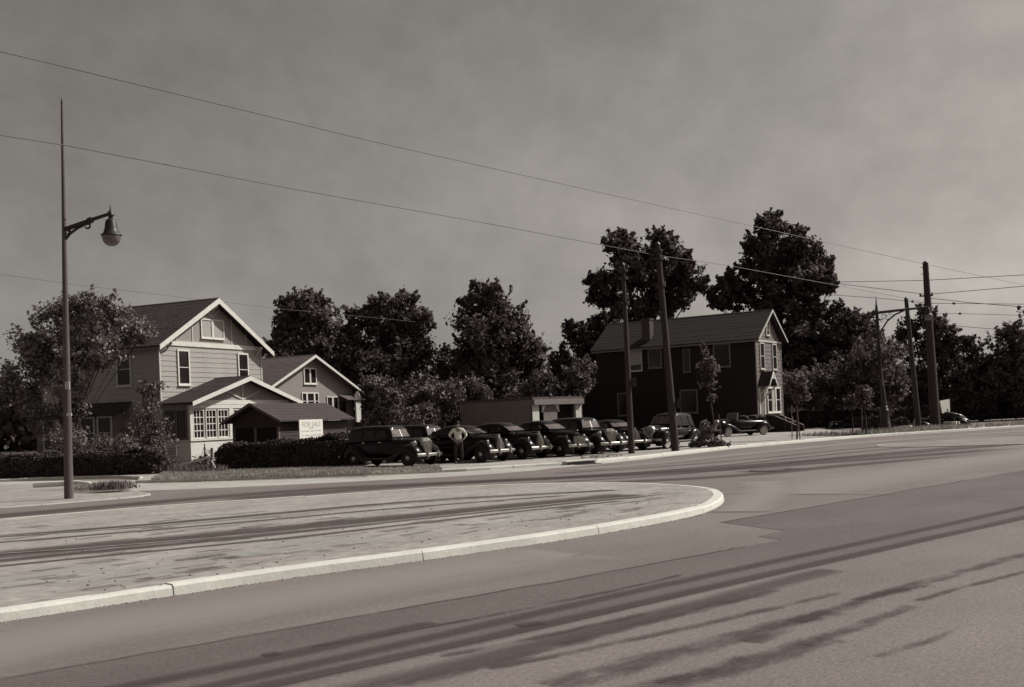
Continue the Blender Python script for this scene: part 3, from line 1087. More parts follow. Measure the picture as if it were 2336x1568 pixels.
# ---------------------------------------------------------------- flat-roofed garage
GA = thing('garage', 'low flat roofed garage with open bays and white posts behind the cars', 'garage', (1.5, 80, 0), house_rot(44))
mb = MB()
mb.box(0, .25, .0, 7.8, 0, 3.1)
mb.box(.25, 5.6, 7.55, 7.8, 0, 3.1)
mb.box(5.35, 5.6, .0, 7.55, 0, 3.1)
mb.build('wall', M_GARWALL, GA)
mb = MB()
mb.box(-.02, 5.62, -.1, 7.85, 3.1, 3.3)
mb.build('roof', M_ROOF2, GA)
mb = MB()
mb.box(.0, 5.6, -.25, -.02, 2.72, 3.12)
mb.build('fascia', M_GARWALL, GA)
for x0, x1 in ((0.0, .72), (4.85, 5.5)):
    mb = MB()
    mb.box(x0, x1, -.02, .2, 0, 2.7)
    mb.build('post', M_WHITE, GA)
mb = MB()
mb.prism([(1.25, 0), (2.75, 0), (2.75, 2.3), (2.45, 2.68), (1.55, 2.68), (1.25, 2.3)], .02, .08)
mb.build('door', M_GARWALL, GA)
mb = MB()
mb.prism([(1.1, 2.15), (1.22, 2.3), (1.5, 2.68), (1.1, 2.68)], -.01, .1)
mb.build('corner_brace', M_WHITE, GA)
mb = MB()
mb.prism([(2.78, 2.3), (2.95, 2.15), (2.95, 2.68), (2.5, 2.68)], -.01, .1)
mb.build('corner_brace', M_WHITE, GA)
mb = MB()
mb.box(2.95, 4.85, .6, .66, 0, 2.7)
mb.build('bay_shade_sheet', M_DARK, GA)  # black sheet set in the opening as the shade within
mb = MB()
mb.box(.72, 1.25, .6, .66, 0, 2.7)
mb.build('bay_shade_sheet', M_DARK, GA)
mb = MB()
mb.lathe([(.12, 0), (.2, .1), (.06, .3)], 8, at=(2.0, 0, 3.28))
mb.build('roof_vent', M_IRON, GA)

# ---------------------------------------------------------------- dark house on the right
H3 = thing('house', 'tall dark shingled house with a narrow gable front and stoop', 'house', (18.40, 82.0, 0), house_rot(33))
W3, L3 = 5.6, 13.4
mb = MB()
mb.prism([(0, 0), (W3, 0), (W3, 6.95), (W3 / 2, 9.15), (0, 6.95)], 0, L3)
mb.build('wall', M_DKSHADED, H3)
siding(H3, 0, W3, .5, 6.8, -.003, M_DKLIT, .31)
siding(H3, 0, L3, .5, 6.8, -.003, M_DKSHADED, .45, 'side')
siding(H3, 0.1, W3 - .1, 7.0, 9.1, -.003, M_DKLIT, .3, gable=(W3 / 2, 9.1))
gable_roof(H3, -.42, W3 + .42, -.45, L3 + .4, 6.95, 6.95, W3 / 2, 9.24, M_ROOF4)
rakes(H3, -.42, 6.98, W3 + .42, 6.98, W3 / 2, 9.30, -.45, M_OFFW, .15)
mb = MB()
mb.box(-.03, W3 + .03, -.09, 0, 6.85, 6.98)
mb.build('band_board', M_OFFW, H3)
mb = MB()
mb.box(-.40, -.33, -.4, L3 + .35, 6.82, 6.97)
mb.build('eave_board', M_DKTRIM, H3)
for x in (-.04, W3 - .05):
    mb = MB()
    mb.box(x, x + .09, -.05, .03, .4, 6.84)
    mb.build('corner_board', M_DKTRIM, H3)
window(H3, 2.35, 7.45, .62, 1.05, off=-.03, rows=3, cols=2, fm=M_OFFW, fw=.08, sash=.03)
window(H3, .85, 4.85, .78, 1.85, off=-.03, fm=M_OFFW, fw=.09)
window(H3, 3.55, 4.85, .78, 1.85, off=-.03, fm=M_OFFW, fw=.09)
for y, w, h in ((2.05, 1.2, 1.6), (7.75, 1.0, 1.35)):
    window(H3, y, 6.75 - h, w, h, 'side', off=-.03, fm=M_DKTRIM, fw=.09, rows=1)
f = window(H3, 9.45, 5.25, .95, 1.5, 'side', off=-.03, fm=M_OFFW, fw=.08, rows=1)
mb = MB()
mb.box(.02, .93, -.05, -.03, .42, 1.48)
mb.build('blind', M_BLIND, f)
for y, w in ((4.85, 1.3), (10.5, 1.1)):
    window(H3, y, 1.75, w, 1.65, 'side', off=-.03, fm=M_DKTRIM, fw=.09, rows=1)
window(H3, 5.3, 4.9, .5, 1.7, 'side', off=-.03, fm=M_DKTRIM, fw=.05, rows=1)
# chimney through the street-side slope
mb = MB()
mb.box(.25, .95, 8.75, 9.45, 7.0, 9.2)
mb.box(.2, 1.0, 8.7, 9.5, 9.2, 9.32)
mb.build('chimney', M_BRICKD, H3)
# lean-to at the back
mb = MB()
mb.add([(0.3, L3, 0), (0.3, L3 + 1.7, 0), (0.3, L3 + 1.7, 3.2), (0.3, L3, 4.6), (5, L3, 0), (5, L3 + 1.7, 0), (5, L3 + 1.7, 3.2), (5, L3, 4.6)],
       [(0, 1, 2, 3), (7, 6, 5, 4), (0, 4, 5, 1), (1, 5, 6, 2), (2, 6, 7, 3), (3, 7, 4, 0)])
mb.build('lean_to', M_DKSHADED, H3)
# entry hood, door, window bay, stoop
mb = MB()
for xa, xb in ((.05, .95), (1.85, .95)):
    q = [(xa, 3.45), (xb, 4.5), (xb, 4.58), (xa, 3.54)]
    mb.prism(q, -.95, -.03)
mb.build('hood_roof', M_ROOF4, H3)
for xa in (.05, 1.85):
    mb = MB()
    mb.prism([(xa, 3.55), (.95, 4.6), (.95, 4.38), (xa, 3.38)], -1.0, -.95)
    mb.build('hood_trim', M_WHITE, H3)
mb = MB()
mb.prism([(.5, 4.0), (1.4, 4.0), (.95, 4.5)], -.985, -.955)
mb.build('hood_gable', M_OFFW, H3)
for xa in (.15, 1.7):
    mb = MB()
    mb.bar((xa, -.03, 2.7), (xa, -.85, 3.45), .1, .1)
    mb.bar((xa, -.06, 2.6), (xa, -.06, 3.4), .1, .1)
    mb.build('hood_bracket', M_OFFW, H3)
for xa in (.3, 1.35):
    mb = MB()
    mb.box(xa, xa + .2, -.08, 0, 1.1, 3.3)
    mb.build('door_post', M_OFFW, H3)
mb = MB()
mb.box(.5, 1.35, -.05, 0, 1.1, 3.2)
d = mb.build('door', M_DKTRIM, H3)
mb = MB()
mb.box(1.22, 1.28, -.09, -.05, 2.05, 2.12)
mb.build('handle', M_CHROME, d)
window(H3, 2.1, 1.55, .85, 1.75, off=-.03, fm=M_WHITE, fw=.12)
window(H3, 3.12, 1.55, .6, 1.75, off=-.03, fm=M_WHITE, fw=.12, pane_m=M_BLIND, rows=1)
window(H3, 3.95, 1.55, .85, 1.75, off=-.03, fm=M_WHITE, fw=.12)
ST = MB()
for k in range(6):
    ST.box(.35, 1.65, -1.0 - .3 * (k + 1), -1.0 - .3 * k, 0, 1.0 - .17 * (k + 1) + .02)
ST.box(.35, 1.65, -1.0, -.06, 0, 1.05)
ST.build('stoop', M_GUT, H3)
for xa in (.2, 1.67):
    mb = MB()
    poly = [(-.06, 0), (-.06, 1.35), (-.95, 1.3), (-1.25, 1.18), (-2.85, .42), (-2.9, .3), (-2.9, 0)]
    mb.add([(xa, y, z) for y, z in poly] + [(xa + .13, y, z) for y, z in poly],
           [tuple(range(7)), tuple(range(13, 6, -1))] + [(i, i + 7, (i + 1) % 7 + 7, (i + 1) % 7) for i in range(7)])
    mb.build('stoop_side', M_DKSHADED, H3)
    mb = MB()
    mb.bar((xa + .065, -1.25, 1.2), (xa + .065, -2.87, .44), .17, .04)
    mb.bar((xa + .065, -.06, 1.375), (xa + .065, -1.25, 1.2), .17, .04)
    mb.build('stoop_cap', M_DKTRIM, H3)


# ---------------------------------------------------------------- foliage
def leaf_mesh(name, pts, nrm, size, m, aspect=1.7, core=None):
    """diamond leaves at pts with normals nrm; size per leaf"""
    n = len(pts)
    r = RNG.normal(size=(n, 3))
    t = np.cross(nrm, r)
    t /= np.linalg.norm(t, axis=1, keepdims=True) + 1e-9
    b = np.cross(nrm, t)
    s = size[:, None]
    bend = nrm * s * 0.18
    v = np.empty((n, 4, 3))
    v[:, 0] = pts - t * s * aspect * .5
    v[:, 1] = pts + b * s * .5 + bend
    v[:, 2] = pts + t * s * aspect * .5
    v[:, 3] = pts - b * s * .5 + bend
    V = v.reshape(-1, 3)
    nf = n
    base = 0
    if core is not None:
        base = len(core.v)
        V = np.vstack([np.array(core.v), V])
    me = bpy.data.meshes.new(name)
    me.vertices.add(len(V))
    me.vertices.foreach_set('co', V.astype(np.float32).ravel())
    loops = (np.arange(nf * 4) + base).astype(np.int32)
    ls = np.arange(nf) * 4
    lt = np.full(nf, 4)
    if core is not None:
        cl_ = np.concatenate([np.array(f_) for f_ in core.f])
        ct = np.array([len(f_) for f_ in core.f])
        loops = np.concatenate([loops, cl_])
        ls = np.concatenate([ls, nf * 4 + np.concatenate([[0], np.cumsum(ct)[:-1]])])
        lt = np.concatenate([lt, ct])
    me.loops.add(len(loops))
    me.loops.foreach_set('vertex_index', loops.astype(np.int32))
    me.polygons.add(len(ls))
    me.polygons.foreach_set('loop_start', ls.astype(np.int32))
    me.polygons.foreach_set('loop_total', lt.astype(np.int32))
    me.materials.append(m)
    if core is not None:
        me.materials.append(M_HCORE)
        mi_ = np.zeros(len(ls), dtype=np.int32)
        mi_[nf:] = 1
        me.polygons.foreach_set('material_index', mi_)
    me.update(calc_edges=True)
    return me


def unit(n):
    d = RNG.normal(size=(n, 3))
    return d / np.linalg.norm(d, axis=1, keepdims=True)


def crown_points(blobs, dens, clump=0.30, spray=1.0, shoots=0):
    """blobs: (centre xyz, radius). leaves gathered in twig clumps spread through each blob, denser at the shell"""
    P_, N_ = [], []
    for c, r in blobs:
        c = np.array(c)
        nc = max(6, int(34 * spray * min(1.6, max(.5, r / 2.2))))
        d = unit(nc)
        d[:, 2] *= 0.92
        rad = r * (0.30 + 0.72 * RNG.random(nc) ** 0.5) * (1 + RNG.normal(size=nc) * .07)
        cc = c + d * rad[:, None]
        nl = int(dens * 3.6 * r * r / nc * 12)
        cr = r * clump * (0.55 + 0.9 * RNG.random(nc)) + .1
        off = unit(nc * nl).reshape(nc, nl, 3) * (RNG.random((nc, nl, 1)) ** .45) * cr[:, None, None]
        off *= np.array([1.05, 1.05, .8])
        off += d[:, None, :] * (cr[:, None, None] * .45 * RNG.normal(size=(nc, nl, 1)))
        p = (cc[:, None, :] + off).reshape(-1, 3)
        nn = RNG.normal(size=(nc, nl, 3)) * .62 + d[:, None, :] * .85 + np.array([0.05, 0, .35])
        P_.append(p)
        N_.append(nn.reshape(-1, 3))
        if shoots:
            ns = max(4, int(shoots * min(1.5, r / 1.8)))
            d2 = unit(ns)
            d2[:, 2] = np.abs(d2[:, 2]) * .9 - .15
            d2 /= np.linalg.norm(d2, axis=1, keepdims=True)
            up = d2 * .8 + np.array([0, 0, .45])
            L_ = r * (.25 + .3 * RNG.random(ns)) + .25
            k = 26
            t = RNG.random((ns, k, 1))
            pp = c + d2[:, None, :] * (r * .82) + up[:, None, :] * (L_[:, None, None] * t) + RNG.normal(size=(ns, k, 3)) * (.17 * (1.15 - t))
            P_.append(pp.reshape(-1, 3))
            N_.append((RNG.normal(size=(ns, k, 3)) + np.array([.1, -.1, .6])).reshape(-1, 3))
    p, n = np.vstack(P_), np.vstack(N_)
    n /= np.linalg.norm(n, axis=1, keepdims=True) + 1e-9
    return p, n


def tree(name, label, cat, base, Y, px, m=M_LEAF, leaf=.26, dens=16, group='trees behind the houses', trunk_r=.28, depth=.55, clump=.30, spray=1.0, limbs=True, aspect=1.7, shoots=14):
    """px: blobs (u, v, r) surveyed from the photo, at the tree's own distance; base: (u) of the trunk"""
    s = Y / FPX
    bx = P(base, 955, Y).x
    root = thing(name, label, cat, (bx, Y, 0), 0, group)
    blobs = []
    for u, v, r in px:
        c = P(u, v, Y)
        rr = r * s
        c = c - Vector((bx, Y, 0)) + Vector((0, RNG.normal() * rr * depth, 0))
        blobs.append((c, rr * (.98 if r > 20 else 1.12)))
    p, n = crown_points(blobs, dens, clump, spray, shoots)
    keep = p[:, 2] > 0.05
    p, n = p[keep], n[keep]
    sz = leaf * .74 * (0.5 + 1.0 * RNG.random(len(p)) ** 1.3)
    link('crown', leaf_mesh('crown', p, n, sz, m, aspect), root)
    if limbs:
        zs_ = [b[0].z for b in blobs]
        top = max(zs_)
        cx = sum(b[0].x * b[1] for b in blobs) / sum(b[1] for b in blobs)
        fork = Vector((cx * .5, 0, max(1.2, min(zs_) * .55)))
        mb = MB()
        mb.tube([(0, 0, -.05), (cx * .12, 0, fork.z * .4), fork, (cx * .8, 0, top * .75)], [trunk_r * 1.35, trunk_r, trunk_r * .85, trunk_r * .25], 9)
        for c, r in blobs:
            mid = fork.lerp(c, .5) + Vector((0, 0, r * .12))
            mb.tube([fork * .92, mid, c], [trunk_r * .4, trunk_r * .25, .04], 6)
        mb.build('trunk', M_BARK, root)
    return root


tree('broadleaf_tree', 'pale leaved tree beside the lamp pole covering the side of the pale house', 'tree', 150, 54,
     [(175, 712, 48), (235, 742, 52), (292, 758, 38), (180, 815, 46), (158, 885, 36), (120, 780, 56), (70, 800, 56), (60, 870, 56), (172, 930, 20), (258, 798, 34), (320, 762, 20), (228, 815, 30),
      (188, 688, 18), (245, 698, 18), (130, 715, 34), (100, 945, 44), (20, 900, 50), (180, 900, 18), (150, 950, 22)], M_LEAFL, .15, 38, 'trees around the left house', .055, shoots=8)
tree('climbing_vine', 'sprig of leaves clinging to the lamp pole below its bracket', 'vine', 146, 33.6,
     [(152, 556, 4), (156, 566, 5), (155, 578, 5), (157, 588, 4), (151, 572, 4)], M_LEAFL, .07, 60, 'trees around the left house', .02, depth=.3, limbs=False, shoots=0, clump=.2)
tree('maple_tree', 'feathery maple with upright shoots behind the stucco house', 'tree', 705, 95,
     [(690, 715, 42), (655, 735, 25), (735, 745, 46), (700, 785, 62), (755, 812, 55), (645, 775, 18), (668, 690, 16), (716, 690, 18), (655, 700, 13), (705, 672, 9), (640, 695, 8), (735, 690, 10)],
     M_LEAF, .30, 15, clump=.36)
tree('maple_tree', 'broad shaggy maple with a spreading crown right of the stucco gable', 'tree', 880, 96,
     [(850, 722, 36), (905, 708, 38), (945, 735, 30), (870, 770, 66), (925, 790, 54), (800, 745, 32), (900, 850, 66), (830, 840, 66), (955, 822, 26), (915, 680, 10), (940, 685, 10),
      (968, 725, 14), (800, 715, 10), (860, 695, 12), (975, 745, 10)], M_LEAF, .30, 15, clump=.34)
tree('dark_bush_tree', 'dark rounded tree peeping out beside the pale gable eave', 'tree', 640, 105,
     [(625, 790, 16), (645, 780, 18), (665, 800, 40), (640, 830, 40)], M_LEAFD, .3, 14)
tree('maple_tree', 'big dense egg shaped maple above the flat garage', 'tree', 1130, 95,
     [(1105, 685, 32), (1088, 722, 44), (1150, 722, 46), (1112, 780, 70), (1168, 795, 54), (1130, 860, 76), (1195, 845, 42), (1066, 800, 38), (1095, 662, 14), (1125, 665, 14), (1060, 690, 12),
      (1188, 745, 18), (1205, 790, 20), (1215, 830, 22), (1238, 800, 9), (1075, 850, 40)], M_LEAF, .29, 16, clump=.32)
tree('poplar_tree', 'small slim tree between the two big maples', 'tree', 1008, 112,
     [(1010, 808, 14), (1006, 835, 24), (1000, 870, 34), (1040, 850, 30)], M_LEAF, .3, 14)
tree('conifer_tree', 'small dark pointed conifer left of the dark house', 'tree', 1281, 104,
     [(1282, 793, 6), (1281, 812, 13), (1279, 835, 20), (1279, 862, 27), (1276, 895, 33)], M_LEAFD, .24, 22, clump=.3)
tree('bushy_tree', 'soft pale bushy tree beside the conifer and dark house', 'tree', 1312, 98,
     [(1312, 868, 30), (1325, 895, 32), (1300, 905, 30), (1330, 840, 20)], M_BUSH, .26, 16)
tree('cottonwood_tree', 'tall two lobed cottonwood behind the left end of the dark house', 'tree', 1465, 108,
     [(1420, 562, 34), (1396, 562, 16), (1448, 605, 46), (1508, 560, 32), (1522, 612, 50), (1570, 640, 34), (1382, 648, 34), (1358, 643, 20), (1402, 690, 34), (1500, 680, 30), (1540, 685, 42),
      (1592, 652, 17), (1428, 640, 40), (1475, 640, 36), (1500, 535, 14), (1410, 540, 12), (1440, 715, 36), (1480, 722, 20), (1555, 590, 18), (1355, 680, 16)], M_LEAFD, .34, 14, clump=.27)
tree('cottonwood_tree', 'lower rounded tree left of the dark house roof', 'tree', 1340, 104,
     [(1318, 762, 26), (1352, 762, 28), (1372, 738, 20), (1335, 795, 26), (1300, 750, 12), (1350, 810, 30), (1395, 740, 20), (1410, 770, 30)], M_LEAFD, .32, 15, clump=.3)
tree('cottonwood_tree', 'tallest cottonwood with a knobbly crown behind the gable front', 'tree', 1790, 108,
     [(1748, 518, 24), (1732, 558, 34), (1800, 545, 34), (1842, 582, 40), (1782, 600, 62), (1830, 650, 56), (1722, 622, 34), (1872, 640, 26), (1682, 640, 28), (1655, 652, 22), (1640, 690, 20),
      (1742, 692, 44), (1802, 722, 62), (1850, 722, 36), (1700, 672, 26), (1765, 500, 13), (1890, 600, 12), (1888, 660, 14), (1820, 800, 60), (1860, 765, 36), (1625, 670, 10), (1670, 690, 26), (1820, 880, 60)],
     M_LEAFD, .34, 14, clump=.27)
tree('cottonwood_tree', 'round topped dark tree right of the tallest cottonwood', 'tree', 1925, 106,
     [(1932, 732, 30), (1962, 740, 34), (1900, 765, 44), (1872, 830, 50), (1945, 800, 44), (1915, 705, 12), (1880, 870, 55), (1975, 770, 20)], M_LEAFD, .32, 14, clump=.28)
tree('maple_tree', 'lighter leaved maple behind the ornate iron lamp', 'tree', 1985, 93,
     [(1998, 792, 34), (1978, 832, 50), (2030, 850, 36), (1950, 880, 50), (2012, 895, 42), (1900, 885, 50), (2045, 800, 20), (2050, 880, 20), (1850, 890, 40)], M_LEAF, .25, 17, clump=.32)
tree('cottonwood_tree', 'ragged dark tree directly behind the two right hand poles', 'tree', 2115, 100,
     [(2112, 722, 22), (2078, 752, 26), (2140, 762, 34), (2150, 812, 34), (2102, 810, 36), (2120, 870, 42), (2158, 860, 26), (2060, 770, 14), (2165, 790, 18), (2092, 880, 40), (2150, 905, 30)], M_LEAFD, .30, 14, clump=.28)
tree('cottonwood_tree', 'dark tree at the right edge beyond the white placard', 'tree', 2235, 98,
     [(2215, 800, 22), (2242, 850, 52), (2202, 875, 28), (2292, 830, 60), (2330, 880, 70), (2190, 910, 26), (2245, 905, 40), (2320, 780, 50), (2390, 840, 70), (2208, 775, 10)], M_LEAFD, .30, 14)
# far wood that closes the horizon
bl = []
for k in range(150):
    x = -190 + 400 * k / 149 + random.uniform(-1.5, 1.5)
    bl.append((Vector((x, 150 + random.uniform(-8, 12), random.uniform(.5, 5.5))), random.uniform(2.6, 4.2)))
p, n = crown_points(bl, 3.2, .4)
link('far_wood', leaf_mesh('far_wood', p, n, .75 * (.6 + .8 * RNG.random(len(p))), M_LEAFD), kind='stuff')
# bushes of the overgrown middle
BG = 'bushes of the overgrown yard'
for i, (lab, base, Y, px) in enumerate((
        ('spreading bush beside the stucco house wall', 840, 86, [(835, 905, 34), (855, 885, 26), (830, 945, 36), (812, 925, 22), (868, 930, 26)]),
        ('tall pale bush behind the first parked sedan', 885, 82, [(880, 895, 24), (895, 930, 34), (880, 960, 30), (862, 965, 24)]),
        ('wide rounded bush in the middle of the yard', 955, 88, [(955, 905, 34), (990, 900, 30), (930, 925, 30), (960, 945, 38)]),
        ('low feathery bush in front of the wide bush', 950, 78, [(945, 955, 24), (975, 950, 22), (920, 962, 18)]),
        ('bush under the egg shaped maple', 1015, 86, [(1010, 915, 26), (1032, 935, 28), (1005, 950, 24), (1030, 890, 24)]),
        ('leafy bush left of the garage wall', 1080, 89, [(1075, 885, 26), (1095, 905, 24), (1065, 920, 26), (1110, 915, 16)]),
        ('pale bush behind the garage roof', 1215, 90, [(1222, 885, 22), (1240, 870, 20), (1200, 895, 16), (1250, 895, 18)]),
        ('dark bush filling the gap beside the conifer', 1270, 96, [(1262, 895, 24), (1290, 900, 22)]),
        ('dark thicket beyond the long hedge', 1860, 100, [(1840, 905, 36), (1880, 915, 36), (1920, 915, 34), (1800, 890, 36), (1960, 920, 30)]),
        ('dark thicket behind the leaning poles', 2085, 104, [(2040, 915, 34), (2080, 915, 36), (2120, 920, 30), (2170, 920, 26), (2220, 920, 36)]))):
    tree('bush', lab, 'bush', base, Y, px, M_BUSH if i not in (7, 8, 9) else M_LEAFD, .22, 17, BG, .08, clump=.32)
# shrubs by the porch
YG = 'shrubs in front of the left house'
tree('vine_shrub', 'climbing shrub against the corner of the porch', 'shrub', 335, 60,
     [(330, 950, 26), (352, 975, 30), (318, 985, 26), (345, 930, 9), (375, 1000, 16), (330, 1010, 22), (325, 890, 7), (350, 892, 6), (338, 905, 7), (365, 885, 4)], M_BUSH, .13, 20, YG, .05, clump=.34, shoots=3)
tree('shrub', 'rounded shrub showing above the left hedge', 'shrub', 262, 54, [(250, 1012, 20), (285, 1010, 22), (225, 1025, 16), (310, 1025, 18)], M_BUSH, .12, 18, YG, .04, shoots=3)
tree('shrub', 'pale flowering shrub beside the lamp pole above the hedge', 'shrub', 178, 52, [(180, 1005, 18), (168, 1035, 20), (195, 1022, 12), (150, 1000, 20), (120, 1010, 30)], M_LEAFL, .12, 18, YG, .04, shoots=3)
tree('shrub', 'small spiky shrub at the foot of the white porch wall', 'shrub', 466, 51, [(465, 1062, 12), (452, 1068, 9), (478, 1066, 10), (470, 1050, 7)], M_BUSH, .10, 22, YG, .03, shoots=2)
tree('shrub', 'straggling shrub at the end of the left hedge', 'shrub', 372, 48.5, [(372, 1050, 18), (362, 1070, 14), (388, 1030, 12), (385, 1062, 10), (360, 1035, 16)], M_BUSH, .10, 20, YG, .03, shoots=2)


def hedge(name, label, a, b, wid, hgt, leaf=.075, n=30000, m=M_HEDGE, bulge=.12, group=None, taper=0.1):
    a, b = Vector((a[0], a[1], 0)), Vector((b[0], b[1], 0))
    L = (b - a).length
    ang = math.atan2(b.y - a.y, b.x - a.x)
    root = thing(name, label, 'hedge', a, ang, group)
    core = MB()
    core.box(.15, L - .15, .12, wid - .12, 0, hgt - .12)
    # surface samples: front, back, top, ends
    areas = np.array([L * hgt, L * wid * 1.3, wid * hgt, wid * hgt, L * hgt * .5])
    pick = RNG.choice(5, n, p=areas / areas.sum())
    q1, q2 = RNG.random(n), RNG.random(n)
    p = np.zeros((n, 3))
    nn = np.zeros((n, 3))
    for k, (nx, ny, nz) in enumerate(((0, -1, 0), (0, 0, 1), (-1, 0, 0), (1, 0, 0), (0, 1, 0))):
        s_ = pick == k
        nn[s_] = (nx, ny, nz)
        x = q1 * L if k in (0, 1, 4) else (np.zeros(n) if k == 2 else np.full(n, L))
        y = np.zeros(n) if k == 0 else (q2 * wid if k in (1,) else (q1 * wid if k in (2, 3) else np.full(n, wid)))
        z = q2 * hgt if k != 1 else np.full(n, hgt)
        p[s_] = np.stack([x, y, z], 1)[s_]
    # rounded ends and lumps
    ph = RNG.random(6) * 6.28
    lump = (np.sin(p[:, 0] * 2.3 + ph[0]) * np.sin(p[:, 2] * 3.1 + ph[1]) + np.sin(p[:, 0] * 5.1 + ph[2]) * .6 + np.sin(p[:, 0] * .9 + ph[3])) * bulge * .5
    p += nn * (lump + RNG.normal(size=n) * .05)[:, None]
    ex = np.minimum(p[:, 0], L - p[:, 0])
    p[:, 2] *= 1 - taper * np.clip(1 - ex / .7, 0, 1) ** 2
    keep = p[:, 2] > 0.01
    p, nn = p[keep], nn[keep]
    nn = nn * .7 + RNG.normal(size=nn.shape) * .6
    nn /= np.linalg.norm(nn, axis=1, keepdims=True)
    link('foliage', leaf_mesh('foliage', p, nn, leaf * (.6 + .8 * RNG.random(len(p))), m, 1.5), root)
    core.build('twigs', M_HCORE, root)
    return root


hedge('hedge', 'dark clipped hedge at the left beside the lamp pole', (-26.5, 50.3), (-15.85, 48.4), 1.1, .92, n=34000)
hedge('hedge', 'long tall clipped hedge in front of the shed and beside the first sedan', (-13.05, 48.4), (-7.0, 46.9), 1.6, 1.14, n=38000, bulge=.2, taper=.25)
hedge('hedge', 'long dark hedge along the far yard at the right', P(1828, 955, 92)[:2], P(2400, 955, 100)[:2], 1.0, 1.30, leaf=.12, n=26000)
hedge('hedge', 'small square clipped hedge left of the ornate lamp base', P(1982, 985, 72)[:2], P(2012, 985, 72.3)[:2], .8, 1.0, leaf=.07, n=5000)
hedge('hedge', 'low ragged hedge between the ornate lamp and the thin pole', P(2024, 970, 77)[:2], P(2072, 970, 77.5)[:2], .6, .6, leaf=.08, n=4000)


def blades(name, pts, h, m, wid=.02, kind='stuff'):
    n = len(pts)
    p = np.array(pts)
    hh = h * (.5 + RNG.random(n))
    a = RNG.random(n) * 6.28
    w = wid * (.6 + .8 * RNG.random(n))
    lean = RNG.normal(size=(n, 2)) * .35
    V = np.empty((n, 3, 3))
    V[:, 0] = p - np.stack([np.cos(a) * w, np.sin(a) * w, a * 0], 1)
    V[:, 1] = p + np.stack([np.cos(a) * w, np.sin(a) * w, a * 0], 1)
    V[:, 2] = p + np.stack([lean[:, 0] * hh, lean[:, 1] * hh, hh], 1)
    me = bpy.data.meshes.new(name)
    me.vertices.add(3 * n)
    me.vertices.foreach_set('co', V.astype(np.float32).ravel())
    me.loops.add(3 * n)
    me.loops.foreach_set('vertex_index', np.arange(3 * n, dtype=np.int32))
    me.polygons.add(n)
    me.polygons.foreach_set('loop_start', (np.arange(n) * 3).astype(np.int32))
    me.polygons.foreach_set('loop_total', np.full(n, 3, dtype=np.int32))
    me.materials.append(m)
    me.update(calc_edges=True)
    return link(name, me, kind=kind)


def scatter(quad, n, z=0.0):
    q = [G(u, v, z) for u, v in quad]
    out = []
    for _ in range(n):
        a, b = random.random(), random.random()
        p = q[0].lerp(q[1], a).lerp(q[3].lerp(q[2], a), b)
        out.append((p.x, p.y, z))
    return out


blades('grass', scatter([(345, 1096), (850, 1081), (830, 1067), (375, 1080)], 26000), .10, M_GRASS)
blades('grass', scatter([(850, 1081), (1010, 1072), (1000, 1062), (830, 1068)], 3500), .06, M_GRASS)
blades('weeds', scatter([(165, 1120), (310, 1112), (300, 1106), (170, 1108)], 2500), .10, M_GRASS, .03)
blades('weeds', [(p.x + random.gauss(0, .28), p.y + random.gauss(0, .2), 0) for p in [G(258, 1116)] for _ in range(700)], .22, M_BUSH, .03)
wp = []
for _ in range(16000):
    k_ = random.randrange(len(verge_o) - 1)
    p_ = verge_o[k_].lerp(verge_o[k_ + 1], random.random())
    d_ = random.uniform(1.0, 8.5) if random.random() < .9 else random.uniform(.3, 2)
    if p_.x > 48 or math.sin(p_.x * 1.7 + d_ * 1.3) + math.sin(p_.x * .6 - d_) < -.5:
        continue
    q_ = p_ + Vector((-.70, .72, 0)) * d_
    wp.append((q_.x, q_.y, 0 if d_ < 3.4 else max(-.7, -.7 * (d_ - 3.4) / 4.5)))
blades('weeds', wp, .26, M_GRASS, .03)
blades('weeds', scatter([(400, 1081), (520, 1079), (500, 1062), (400, 1066)], 3500), .25, M_BUSH, .03)
blades('weeds', scatter([(1320, 1048), (1420, 1041), (1420, 1038), (1320, 1044)], 160), .07, M_BUSH, .02)


# ---------------------------------------------------------------- poles, lamps, wires
def pole(label, base, top, r0, r1, m=M_POLE, name='utility_pole', group='poles along the street', curve=0.0, cap=True):
    base, top = Vector(base), Vector(top)
    root = thing(name, label, 'pole', base, 0, group)
    mb = MB()
    n = 8
    pts, rad = [], []
    for k in range(n + 1):
        f_ = k / n
        p = (top - base) * f_
        p.x += curve * math.sin(f_ * math.pi)
        pts.append(p)
        rad.append(r0 + (r1 - r0) * f_)
    mb.tube([Vector((0, 0, -.1))] + pts[1:], rad, 12)
    auto_smooth(mb.build('shaft', m, root))
    mb = MB()
    tp = top - base
    mb.lathe([(r1 * 1.0, -.02), (r1 * 1.15, 0), (r1 * .6, .1), (.01, .14)], 10, at=tp)
    mb.build('cap', M_IRON, root)
    return root


pb = G(157, 1131)
pl1 = pole('pale wooden lamp pole at the left edge of the street', pb, P(141, 235, pb.y), .138, .032, M_POLEL)
for v0, v1, nm, mt in ((871, 888, 'notice', M_OFFW), (943, 949, 'band', M_WHITE)):
    a, b = P(147.5 if nm == 'notice' else 152, v0, pb.y - .2) - pb, P(158 if nm == 'notice' else 163, v1, pb.y - .2) - pb
    mb = MB()
    mb.box(a.x, b.x, -.2, -.16, b.z, a.z)
    mb.build(nm, mt, pl1)
p1b = G(1441, 1035)
pl2 = pole('dark thin pole in front of the sedans, left of the leaning one', p1b, P(1421, 605, p1b.y), .15, .09)
p2b = G(1541, 1029)
pl3 = pole('thick leaning dark pole standing by the kerb before the dark house', p2b, P(1500, 558, p2b.y), .19, .12)
p3b = G(2096, 979)
pl4 = pole('shorter round topped pole beside the ornate lamp', p3b, P(2067, 682, p3b.y), .20, .13, M_IRON)
